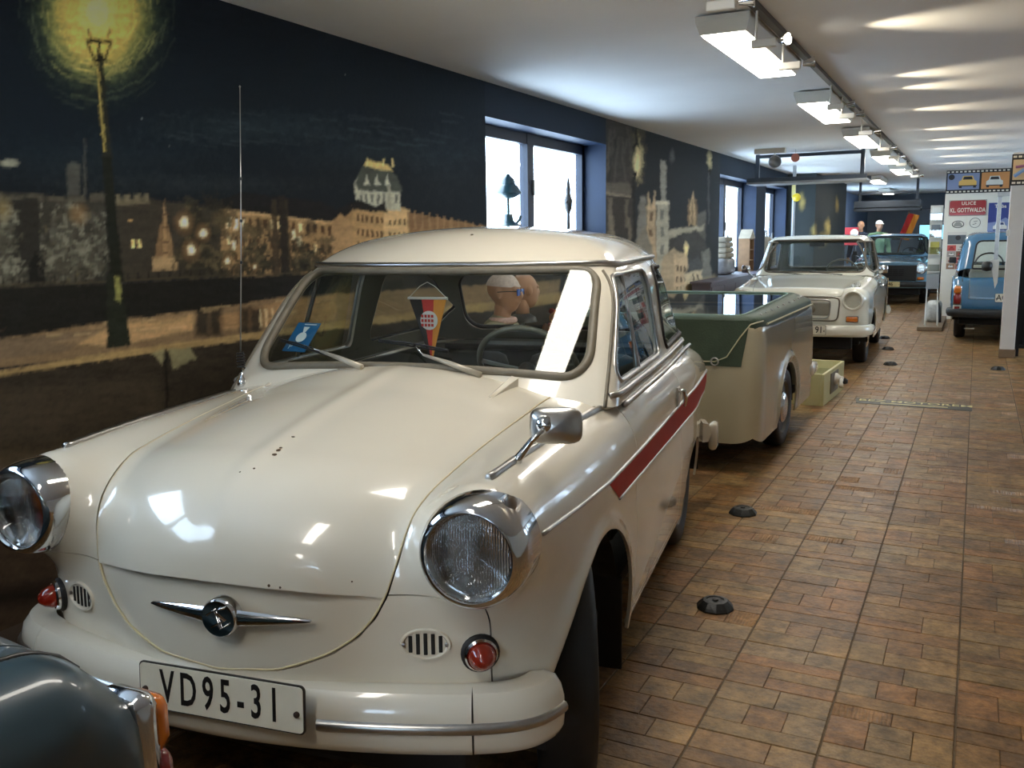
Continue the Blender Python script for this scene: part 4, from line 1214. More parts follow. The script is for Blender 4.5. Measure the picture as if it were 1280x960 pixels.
        MB().tube(P, .006, 6).build('door_edge', M_seal, cab, True)
    # front lights
    for s in (1, -1):
        headlamp(car, (s*.593, -.525, .787), (s*.05, -1, .03), .121, M_chrome)
        p = hit(CARLOC, CARTH, 600, 815, F_p); p[0] *= s; nn = normal_at(F_p, p); Mx = axis_matrix(nn)
        ind = MB().lathe([(.043, -.008), (.043, .008), (.038, .012)], 24, Mx, p).build('indicator', M_rubber, car, True, 30)
        MB().lathe([(.038, .006), (.037, .018), (.033, .022), (.031, .018)], 24, Mx, p).build('indicator_ring', M_chrome, ind, True, 40)
        MB().lathe([(.032, .016), (.029, .030), (.022, .046), (.010, .058), (0, .060)], 24, Mx, p).build('indicator_lens', M_red, ind, True)
        p = hit(CARLOC, CARTH, 532, 805, F_p); p[0] *= s; nn = normal_at(F_p, p); Mx = axis_matrix(nn)
        v_, f_ = lathe_vf([(0, .001), (.8, .001), (.86, .006), (.95, .006), (1.0, -.004)], 36); v_ = v_*[.058, .037, 1]
        vent = make('air_vent', v_@Mx.T+p, f_, M_cream, car, True, angle=40)
        for k in range(5):
            xx = (k-2)*.0165; hh = .03*math.sqrt(1-(xx/.052)**2)*1.65
            MB().box(p+Mx@np.array([xx, 0, .0015]), (.0085, hh, .003), bev=.0014, M=Mx).build('vent_slot', M_dark, vent)
        for q in (-.047, .047): MB().lathe([(.005, .001), (.005, .006), (0, .007)], 8, Mx, p+Mx@np.array([q, 0, 0])).build('screw', M_alu, vent)
    # winged badge
    pc = hit(CARLOC, CARTH, 281, 768, F_p); nn = normal_at(F_p, pc); Mx = axis_matrix(nn)
    emb = empty('winged_badge', pc, 0); emb.parent = car; emb.rotation_euler = euler_of(Mx)
    MB().lathe([(.044, -.004), (.044, .022), (.041, .026), (.037, .025)], 32).build('badge_ring', M_chrome, emb, True, 40)
    MB().lathe([(.0385, .0235), (0, .0245)], 32).build('badge_disc', M_badge, emb, True)
    MB().tube([(.020, .028, .026), (-.012, .017, .027), (.016, -.002, .027), (-.016, -.020, .027)], .0028, 6).tube([(-.028, .006, .026), (-.008, .020, .027), (.006, -.022, .027), (.028, -.008, .027)], .0024, 6).build('badge_letter', M_chrome, emb, True)
    for s in (1, -1):
        V2 = []; F2 = []
        for i in range(12):
            u = i/11; xx = s*(.04+.165*u); hw = .0175*(1-u)**.75+.0014; zz = .014*(1-u)+.004-.46*(.04+.165*u)**2
            V2 += [(xx, hw, zz-.006), (xx, hw*.5, zz+.004), (xx, 0, zz+.001), (xx, -hw*.5, zz+.004), (xx, -hw, zz-.006)]
        for i in range(11):
            for k in range(4):
                q = (i*5+k, (i+1)*5+k, (i+1)*5+k+1, i*5+k+1); F2.append(q if s < 0 else q[::-1])
        make('badge_wing', V2, F2, M_chrome, emb, True)
    # bumper: middle and two wrapped ends
    bx = np.array([-.745, -.742, -.73, -.705, -.66, -.59]); by = np.array([-.37, -.41, -.455, -.50, -.535, -.565])
    prof = [(-.075, .468), (-.04, .478), (-.012, .474), (.004, .455), (.012, .428), (.014, .39), (.012, .362), (.004, .344), (-.012, .334), (-.035, .330)]
    mid_x = np.linspace(-.587, .587, 41); mid = np.stack([mid_x, -.665+.285*mid_x**2, 0*mid_x], 1)
    def end(s):
        P = smooth_path(np.stack([bx, by, 0*bx], 1), .008, False, 8)
        if s > 0: P = (P*[-1, 1, 1])[::-1]
        return P
    bump = make('bumper', *extrude_along(mid, prof), M_cream, car, True, angle=40)
    tip = [(a, b) for a, b in prof]
    for s in (1, -1):
        e = end(s); far = np.r_[0, np.cumsum(np.linalg.norm(np.diff(e, axis=0), axis=1))]
        if s > 0: far = far[-1]-far
        make('bumper_end', *extrude_along(e, tip, taper=np.sqrt(np.clip(1-(1-np.clip(far/.06, 0, 1))**2, .02, 1))), M_cream, bump, True, angle=40)
    sp = [(.010, .420), (.019, .418), (.0235, .411), (.023, .402), (.019, .396), (.010, .394)]
    for s in (1, -1):
        m_ = mid[mid[:, 0]*s > .24]; e = end(s); e = e[:-6] if s > 0 else e[6:]
        P = np.vstack([m_, e]) if s > 0 else np.vstack([e, m_])
        P = smooth_path(P, .02, False, 2)
        make('bumper_strip', *extrude_along(P, sp), M_alu, bump, True, angle=50)
    plate(car, 'number_plate', 'VD95-31', (.048, -.692, .455), .425, .108, tilt=-.06, size=.98, sx=.58, space=1.45)
    # fender mirror
    pb = hit(CARLOC, CARTH, 645, 577, F_p)
    mir = empty('fender_mirror', pb, 0); mir.parent = car
    MB().tube([(0, 0, -.004), (.006, .004, .01), (.035, .012, .05), (.066, .012, .078)], [.014, .010, .007, .008], 10).build('mirror_stem', M_chrome, mir, True)
    Mx = axis_matrix((.22, -1, .10)); c_ = np.array([.088, .03, .083])
    v_, f_ = lathe_vf([(0, .020), (.3, .019), (.6, .015), (.85, .007), (.97, -.002), (1.0, -.011), (.97, -.014), (0, -.0145)], 40)
    a_ = np.arctan2(v_[:, 1], v_[:, 0]); k_ = 1/((np.abs(np.cos(a_))**4.5+np.abs(np.sin(a_))**4.5)**(1/4.5)); v_ = np.c_[v_[:, 0]*k_*.062, v_[:, 1]*k_*.043, v_[:, 2]]
    make('mirror_shell', v_@Mx.T+c_, f_, M_alu, mir, True, angle=60)
    MB().lathe([(.024, .008), (.021, .016), (.012, .020), (0, .021)], 18, Mx, c_+Mx@np.array([-.022, .004, 0])).build('mirror_boss', M_chrome, mir, True, 50)
    MB().box(c_-Mx@np.array([0, 0, .0155]), (.104, .07, .002), M=Mx).build('mirror_glass', M_silver, mir)
    # wipers, washer hinges
    for (pv, tip_, b0, b1) in [((601, 472), (478, 430), (476, 429), (562, 442)), ((452, 462), (368, 430), (354, 428), (414, 447))]:
        P0 = hit(CARLOC, CARTH, *pv, lambda x, y, z: np.minimum(F_p(x, y, z), G_p(x, y, z)))
        on = lambda px: (lambda q: q+normal_at(G_p, q)*.016)(hit(CARLOC, CARTH, *px, G_p))
        A, B, C_ = on(tip_), on(b0), on(b1)
        wp = MB().tube([P0+[0, 0, .008], P0*.72+A*.28+[0, -.012, .012], P0*.45+A*.55+[0, -.008, .008]], [.0105, .0085, .004], 8).build('wiper', M_gear2, car, True)
        MB().tube([P0*.45+A*.55+[0, -.008, .008], (B+C_)/2+[0, -.004, .006]], .003, 6).build('wiper_arm', M_chrome, wp, True)
        MB().tube([B, (B*2+C_)/3+[0, -.004, .005], (B+C_*2)/3+[0, -.004, .005], C_], .0035, 6).tube([B-[0, 0, .004], C_-[0, 0, .004]], .003, 5).build('wiper_blade', M_rubber2, wp)
    for a, b in [((330, 484), (366, 466)), ((612, 497), (642, 481))]:
        A = hit(CARLOC, CARTH, *a, F_p); B = hit(CARLOC, CARTH, *b, F_p)
        t_ = (B-A)/np.linalg.norm(B-A); L_ = float(np.linalg.norm(B-A)); w_ = np.cross(t_, normal_at(F_p, A)); n_ = np.cross(w_, t_)
        Vh = [A-w_*.007, A+w_*.007, B+w_*.016, B-w_*.016, B+w_*.012+n_*.026, B-w_*.012+n_*.026, A+n_*.004]
        make('hood_hinge', Vh, [(0, 1, 2, 3), (2, 4, 5, 3), (1, 6, 4, 2), (6, 5, 4), (0, 3, 5, 6), (0, 6, 1)], M_cream, car)
    # aerial with coil
    ab = hit(CARLOC, CARTH, 303, 480, lambda x, y, z: np.minimum(F_p(x, y, z), G_p(x, y, z)))
    ae = empty('aerial', ab, 0); ae.parent = car
    MB().lathe([(.0, -.01), (.016, -.006), (.017, .004), (.012, .018), (.006, .026), (.004, .05), (0, .05)], 16).build('aerial_foot', M_chrome, ae, True)
    th = np.linspace(0, 2*PI*6, 90)
    MB().tube(np.stack([.012*np.cos(th), .012*np.sin(th), .055+.055*th/th[-1]], 1), .0028, 6).build('aerial_coil', M_rubber2, ae, True)
    top = np.array([.040, .03, .985])
    MB().tube([(0, 0, .105), top*.5, top], [.0026, .002, .0016], 6).build('whip', M_alu, ae, True)
    for u in (.42, .56, .70): MB().lathe([(0, -.006), (.0045, -.004), (.0045, .004), (0, .006)], 8, None, top*u).build('whip_bead', M_rubber2, ae)
    MB().lathe([(0, -.005), (.004, 0), (0, .005)], 8, None, top).build('whip_tip', M_alu, ae)
    # wheels and dark inner arches
    for s in (1, -1):
        wheel(car, s*.635, 0, s, .288, .155, M_chrome, M_wheelgrey, steer=.30)
        wheel(car, s*.60, 1.93, s, .288, .15, M_chrome, M_wheelgrey)
        for yc, ry in ((0, .39), (1.93, .36)):
            th = np.linspace(0, PI, 25); m = MB()
            o_ = np.stack([0*th, yc+ry*np.cos(th), .27+(.385 if yc == 0 else .31)*np.sin(th)], 1)
            Va = np.vstack([o_+[s*.70, 0, 0], o_+[s*.42, 0, 0]]); n_ = len(th)
            m.add(Va, [(i, i+1, n_+i+1, n_+i) for i in range(n_-1)]+[tuple(range(n_, 2*n_))])
            m.build('inner_arch', M_dark, car)
    for s in (1, -1): MB().box((s*.63, .37, .26), (.17, .012, .30), bev=.004).build('mud_flap', M_rubber, car)
    # underbody, cabin
    MB().box((0, 1.15, .27), (1.28, 2.9, .08), bev=.02).build('floor_pan', M_dark, car)
    MB().box((0, -.28, .44), (.80, .5, .3), bev=.03).build('engine_bay', M_dark, car)
    MB().box((0, -.46, .30), (1.1, .1, .16), bev=.02).build('apron', M_dark, car)
    MB().box((0, .52, .86), (1.18, .26, .18), bev=.05).build('dashboard', M_dash, car, True, 60)
    steering_wheel(car, (.26, .88, .97), .185)
    for s in (1, -1): seat(car, (s*.29, 1.25, .50), .48, .46)
    seat(car, (0, 1.85, .50), 1.05, .45, 'rear_seat')
    MB().box((0, 2.1, .905), (1.05, .3, .03), bev=.01).build('parcel_shelf', M_dash, car)
    MB().box((0, 1.15, .70), (1.26, .03, .4)).build('lower_trim', M_dash, car) if False else None
    for s in (1, -1): MB().box((s*.655, 1.2, .70), (.02, 1.5, .42), bev=.008).build('door_lining', M_seat, car)
    # rear bumper and lamps
    P = [( .70, 2.55, .40), (.66, 2.70, .40), (.45, 2.74, .40), (0, 2.77, .40), (-.45, 2.74, .40), (-.66, 2.70, .40), (-.70, 2.55, .40)]
    V2, F2 = extrude_along(smooth_path(P, .03, False, 2), [(-.01, -.05), (.02, -.045), (.035, 0), (.02, .05), (-.01, .055)])
    rb = make('rear_bumper', V2, F2, M_cream, car, True, angle=40)
    for s in (1, -1):
        MB().box((s*.735, 2.66, .37), (.045, .12, .15), bev=.02).build('overrider', M_cream, rb, True, 60)
        pl = np.array([s*.60, 2.60, .66])
        tl = MB().lathe([(.05, -.02), (.05, .02), (.04, .03)], 18, axis_matrix((0, 1, .1)), pl).build('tail_lamp', M_chrome, car, True, 40)
        MB().lathe([(.04, .02), (.03, .05), (0, .065)], 18, axis_matrix((0, 1, .1)), pl).build('tail_lens', M_redd, tl, True)
    return car
M_piping = mat('cream_piping', srgb(206, 190, 150), .5)
M_stripe = mat('red_stripe_paint', srgb(184, 36, 22), .5, spec=.15, var=.05)
M_badge = mat('blue_grey_badge', srgb(58, 70, 84), .3, coat=.4)
M_gear2 = mat('silver_paint', srgb(176, 168, 152), .35, .3)
M_rubber2 = mat('satin_black', (.02, .02, .02), .35)
M_wheelgrey = mat('wheel_paint', srgb(104, 102, 94), .4, .3)
cream_car = make_cream_car()
# ---------------------------------------------------------------- boxier saloons and the estate
_zs = spl([-.9, -.55, -.2, .2, .55, .75, 1.2, 2.1, 2.5, 2.95], [.825, .862, .895, .93, .965, .955, .93, .92, .90, .85])
def F_s(x, y, z):
    ax = np.abs(x)
    w = .755-.03*sstep(y, -.15, -.65)-.03*sstep(y, 2.2, 2.9)
    w = w-.16*np.maximum(z-.58, 0)**2-.30*np.maximum(.50-z, 0)**2
    side = ax-w
    top = z-(_zs(y)-.07*x*x)
    front = (-.655+.12*x*x+.10*np.maximum(.5-z, 0)+.02*sstep(z, .60, .80))-y
    rear = y-(2.86-.05*x*x-.25*np.maximum(.5-z, 0)-.12*np.maximum(z-.6, 0))
    b = smax(smax(smax(side, top, .10), front, .12), rear, .12)
    t1 = np.sqrt((ax-.585)**2+(z-.74)**2+np.minimum(y+.53, 0)**2+np.maximum(y-.3, 0)**2*.06)-.122
    t2 = np.sqrt(((ax-.642))**2+(z-.795+.03*sstep(y, 2.3, 2.8))**2+np.maximum(y-2.69, 0)**2*1.0+np.minimum(y-1.7, 0)**2*.05)-.080
    t3 = np.sqrt((ax-.645)**2+(y-2.775)**2+np.maximum(z-.69, 0)**2*.9+np.maximum(.5-z, 0)**2)-.078
    return smin(smin(smin(b, t1, .07), t2, .06), t3, .05)
def G_s(x, y, z):
    ax = np.abs(x)
    front = (.56+.16*x*x+(z-.95)*.86-y)/1.32
    side = ax-(.69-.21*(z-.93)-.03*sstep(y, 1.2, 2.4))
    top = z-(1.43-.06*x*x-.055*(y-1.4)**2)
    rear = (y-(2.36-.70*(z-.93)-.12*x*x))/1.22
    return smax(smax(smax(front, side, .09), rear, .16), top, .10)
def G_e(x, y, z):
    ax = np.abs(x)
    front = (.56+.16*x*x+(z-.95)*.86-y)/1.32
    side = ax-(.70-.17*(z-.93))
    top = z-(1.45-.06*x*x-.02*(y-1.6)**2)
    rear = (y-(2.84-.42*(z-.85)-.10*x*x))/1.08
    return smax(smax(smax(front, side, .09), rear, .14), top, .12)

def boxy_car(name, label, loc, rz, col, step=.03, estate=False, front='chrome', bump=None, hubm=None, coat=.9, seatm=None):
    M_c = mat(name+'_paint', col, .22 if coat > .5 else .34, coat=coat, var=.02, vscale=3)
    Gf = G_e if estate else G_s
    car = empty(name, loc, rz, label, 'car')
    bump = bump or M_c
    V, T = shell(F_s, (-.64, -.5, .30), (.64, 2.7, .88), (-.3, -.3, .56), (.3, 2.5, .64), step, reach=.75)
    V, T = clip(V, T, lambda V: np.interp(V[:, 1], [-.7, -.42, -.3, 2.4, 2.85], [.34, .34, .25, .25, .36])-V[:, 2])
    for (yc, zc, ry, rz_) in ((0, .28, .35, .34), (2.02, .28, .35, .33)):
        V, T = clip(V, T, lambda V: np.where(np.abs(V[:, 0]) > .38, 1-np.hypot((V[:, 1]-yc)/ry, (V[:, 2]-zc)/rz_), -1.0)*.3)
    V, T = clip(V, T, outside(lambda x, y, z: np.maximum(np.hypot(np.abs(x)-.575, z-.735)-.10, y+.40)))
    V, T = clip(V, T, outside(lambda x, y, z: np.maximum(Gf(x, y, np.maximum(z, .97))+.012, .80-z)))
    gap = .0025
    g = lambda x, y, z: np.maximum(np.maximum(np.abs(x)-np.interp(y, [-.62, .4], [.47, .60]), np.maximum(y-.44, -(y+.80))), .775-z)
    v, t = clip(V, T, inside(g, gap)); V, T = clip(V, T, outside(g, gap)); panel('hood', v, t, F_s, M_c, car)
    dr = [(.40, .27), (1.48, .27), (1.48, .94), (.46, .94)]
    for s in (1, -1):
        g = (lambda s: lambda x, y, z: np.maximum(sd_poly(y, z, dr, .04), .45-s*x))(s)
        v, t = clip(V, T, inside(g, gap)); V, T = clip(V, T, outside(g, gap)); d = panel('door', v, t, F_s, M_c, car)
        p = (project_x(F_s, 1.36, .80, s), 1.36, .80)
        MB().box((p[0]+s*.012, p[1], p[2]), (.022, .13, .022), bev=.006).build('door_handle', M_chrome, d)
    g = lambda x, y, z: np.maximum(np.maximum(np.abs(x)-.55, 2.2-y), z-1.2)
    if not estate:
        g = lambda x, y, z: np.maximum(np.maximum(np.abs(x)-.54, 2.30-y), .60-z)
    else:
        g = lambda x, y, z: np.maximum(np.maximum(np.abs(x)-.53, 2.5-y), .58-z)
    v, t = clip(V, T, inside(g, gap)); V, T = clip(V, T, outside(g, gap)); panel('boot_lid', v, t, F_s, M_c, car)
    panel('body_shell', V, T, F_s, M_c, car)
    hi_y = 2.75 if estate else 2.2
    gv, gt = shell(Gf, (-.57, .72, .97), (.57, hi_y, 1.37), (-.3, 1.15, 1.05), (.3, hi_y-.4, 1.15), step*.8, reach=1.2)
    gv, gt = clip(gv, gt, lambda V: .89-V[:, 2])
    g0, t0 = gv, gt
    ws = lambda x, y, z: np.maximum(sd_poly(x, z, [(-.60, .985), (.60, .985), (.545, 1.365), (-.545, 1.365)], .07), y-1.1)
    if estate: rw = lambda x, y, z: np.maximum(sd_poly(x, z, [(-.52, .90), (.52, .90), (.475, 1.32), (-.475, 1.32)], .07), 2.3-y)
    else: rw = lambda x, y, z: np.maximum(sd_poly(x, z, [(-.56, .99), (.56, .99), (.50, 1.33), (-.50, 1.33)], .06), 1.75-y)
    cuts = [('windscreen', ws), ('rear_window', rw)]
    for s in (1, -1):
        cuts.append(('door_window', (lambda s: lambda x, y, z: np.maximum(sd_poly(y, z, [(.66, .985), (1.42, .985), (1.40, 1.34), (.93, 1.34)], .03), .35-s*x))(s)))
        q = [(1.52, .985), (2.45, .985), (2.34, 1.33), (1.50, 1.34)] if estate else [(1.52, .985), (2.10, .985), (1.93, 1.32), (1.50, 1.34)]
        cuts.append(('quarter_window', (lambda s, q: lambda x, y, z: np.maximum(sd_poly(y, z, q, .05), .35-s*x))(s, q)))
    for nm, g in cuts:
        gv, gt = clip(gv, gt, outside(g)); window_from(Gf, g0, t0, nm, car, inside(g), M_glass, .011, M_seal if front == 'chrome' else M_rubber)
    g = lambda x, y, z: 1.385-.05*x*x-z
    rv, rt = clip(gv, gt, inside(g)); panel('roof', rv, rt, Gf, M_c, car, liner=M_trimgrey)
    gv, gt = clip(gv, gt, outside(g)); panel('cabin_frame', gv, gt, Gf, M_c, car, liner=M_trimgrey)
    # lights front
    for s in (1, -1):
        headlamp(car, (s*.575, -.615, .735), (s*.02, -1, .02), .112, M_c if front == 'chrome' else M_chrome, .6)
        p = np.array([s*.575, -.625, .535])
        ind = MB().box(p, (.115, .03, .055), bev=.012).build('indicator', M_amber, car, True, 60)
        MB().box(p+[0, .008, 0], (.13, .022, .066), bev=.008).build('indicator_frame', M_seal, ind)
    if front == 'chrome':
        gr = empty('grille', (0, -.655, .64), 0); gr.parent = car
        th = [(-.45, .125), (.45, .125), (.43, -.125), (-.43, -.125)]
        def ringpath(sc, yo):
            a = [np.array([q[0]*sc, yo, q[1]*sc]) for q in th]; P = []
            for i in range(4):
                for u in np.linspace(0, 1, 12)[:-1]: P.append(a[i]*(1-u)+a[(i+1) % 4]*u)
            return smooth_path(np.array(P), .03, True, 3)
        MB().tube(ringpath(1.0, .006), .009, 6, True).build('grille_surround', M_seal, gr, True)
        MB().box((0, .006, .0), (.70, .02, .14), bev=.02).build('grille_panel', M_grillegrey, gr)
        MB().tube(ringpath(.80, -.006), .007, 6, True).build('grille_frame', M_alu, gr, True)
        MB().lathe([(.045, 0), (.045, .012), (.03, .02), (0, .022)], 20, axis_matrix((0, -1, 0)), (.16, .0, 0)).build('grille_emblem', M_seal, gr, True, 40)
        MB().tube([(-.2, -.006, .0), (.11, -.006, .0)], .006, 6).build('grille_bar', M_alu, gr)
    else:
        gr = MB().box((0, -.645, .645), (1.0, .06, .31), bev=.02).build('grille', M_blackpl, car)
        for k in range(4):
            for c_ in range(5): MB().box((-.22+c_*.11, -.679, .60+k*.036), (.095, .008, .018)).build('grille_slot', M_dark, gr)
    # bumpers
    pf = [(-.02, -.055), (.02, -.05), (.035, -.02), (.036, .015), (.022, .045), (-.02, .055)]
    Pf = smooth_path([(-.76, -.42, .42), (-.755, -.56, .42), (-.68, -.67, .42), (-.4, -.705, .42), (0, -.715, .42), (.4, -.705, .42), (.68, -.67, .42), (.755, -.56, .42), (.76, -.42, .42)], .03, False, 2)
    make('front_bumper', *extrude_along(Pf, pf), bump, car, True, angle=40)
    Pr = smooth_path([(.76, 2.60, .40), (.745, 2.80, .40), (.66, 2.89, .40), (0, 2.92, .40), (-.66, 2.89, .40), (-.745, 2.80, .40), (-.76, 2.60, .40)], .03, False, 2)
    make('rear_bumper', *extrude_along(Pr, pf), M_blackpl if estate or front != 'chrome' else bump, car, True, angle=40)
    # tail lamps: amber over red in a chrome frame
    for s in (1, -1):
        tl = MB().box((s*.66, 2.845, .625), (.105, .05, .27), bev=.024).build('tail_lamp', M_chrome, car, True, 60)
        MB().box((s*.662, 2.870, .695), (.086, .05, .095), bev=.022).build('amber_lens', M_amber, tl, True, 60)
        MB().box((s*.662, 2.872, .58), (.086, .05, .14), bev=.022).build('red_lens', M_redd, tl, True, 60)
        if estate:
            rf = MB().box((s*.66, 2.835, .46), (.10, .05, .07), bev=.006).build('reflector_housing', M_gear, car)
            MB().box((s*.66, 2.864, .46), (.06, .01, .045)).build('reflector_lens', M_redd, rf)
    for s in (1, -1):
        P = [(s*.615, a, project_z(F_s, s*.615, a)+.001) for a in np.linspace(1.75, 2.80, 36)]
        MB().tube(P, .0055, 6).build('fin_moulding', M_rubber2, car, True)
        wheel(car, s*.625, 0, s, .28, .145, hubm or M_chrome, M_wheelgrey); wheel(car, s*.625, 2.02, s, .28, .145, hubm or M_chrome, M_wheelgrey)
        for yc in (0, 2.02):
            th = np.linspace(0, PI, 17); o_ = np.stack([0*th, yc+.36*np.cos(th), .27+.35*np.sin(th)], 1); n_ = len(th)
            make('inner_arch', np.vstack([o_+[s*.72, 0, 0], o_+[s*.44, 0, 0]]), [(i, i+1, n_+i+1, n_+i) for i in range(n_-1)]+[tuple(range(n_, 2*n_))], M_dark, car)
    MB().box((0, 1.15, .27), (1.28, 3.0, .08), bev=.02).build('floor_pan', M_dark, car)
    MB().box((0, -.30, .42), (.80, .5, .3), bev=.03).build('engine_bay', M_dark, car)
    MB().box((0, -.50, .28), (1.15, .1, .16), bev=.02).build('apron', M_dark, car)
    MB().box((0, .66, .86), (1.2, .28, .18), bev=.05).build('dashboard', M_dash, car, True, 60)
    steering_wheel(car, (.30, .98, .98), .18, m=M_rubber2 if front != 'chrome' else None)
    for s in (1, -1): seat(car, (s*.30, 1.35, .50), .48, .50, m=seatm)
    seat(car, (0, 2.0, .50), 1.1, .46, 'rear_seat', m=seatm)
    mm = MB().box((0, .92, 1.31), (.18, .02, .05), bev=.008).build('rear_view_mirror', M_rubber2, car)
    for s in (1, -1):
        dm = MB().tube([(s*.69, .62, .93), (s*.76, .60, .97), (s*.78, .60, 1.0)], .008, 6).build('door_mirror', M_chrome, car, True)
        MB().box((s*.79, .60, 1.02), (.10, .03, .09), bev=.012).build('mirror_shell', M_chrome if front == 'chrome' else M_rubber2, dm, True, 60)
    P0 = [(-.1, .52, .96), (.35, .52, .96)]
    for p in P0:
        q0 = np.array(p); q1 = np.array([p[0]-.38, .60, .99]); q1[1] = .56+.16*q1[0]**2+(q1[2]-.95)*.86-.012
        MB().tube([q0, q1], .005, 6).build('wiper', M_rubber2, car)
    return car
M_grillegrey = mat('grille_grey', srgb(150, 146, 132), .4, .4)
M_blackpl = mat('black_plastic', srgb(34, 36, 36), .5, var=.1)
M_cream2 = None
white601 = boxy_car('boxy_saloon', 'creamy white boxy saloon with round headlights and orange indicators, behind the green-topped trailer', (-1.735, 10.86, 0), math.radians(1.5), srgb(236, 234, 218), .022, hubm=M_chrome)
plate(white601, 'number_plate', '91', (.12, -.765, .425), .42, .11, size=.9, sx=.8, tx=.14)
sky11 = boxy_car('boxy_saloon', 'light blue boxy saloon with black plastic grille and bumper, past the white boxy saloon', (-1.56, 20.6, 0), math.radians(1), srgb(120, 158, 178), .035, front='plastic', bump=M_blackpl)
plate(sky11, 'number_plate', '81-46', (-.02, -.765, .425), .46, .11, size=.9, sx=.85, bg=mat('yellowed_plate', srgb(222, 208, 150), .5))
navy601 = boxy_car('boxy_saloon', 'dull petrol blue saloon, its tail with amber lamp pointing at the cream saloon', (-1.785, -1.955, 0), math.radians(0), srgb(42, 62, 72), .016, coat=.4)
teal = boxy_car('estate_car', 'mid blue estate car parked tail outward by the poster partition', (.47, 16.05, 0), math.radians(180), srgb(62, 110, 142), .028, estate=True, front='plastic', bump=M_blackpl, seatm=mat('pale_seat', srgb(190, 186, 170), .7))
tp = plate(teal, 'number_plate', None, (0, 2.87, .60), .46, .11, rz=PI)
text_mesh('lettering', 'ACY34', .105, M_platetxt, tp, None, (-.215, 0, .0045), .85, .0006, 'LEFT', .0012)
for s in (1, -1):
    pass
# sun-yellow tail pipe tip under the estate and a strip of chrome on its bumper
MB().box((.50, 2.90, .20), (.12, .02, .012), bev=.003).build('step_plate', M_alu, teal)

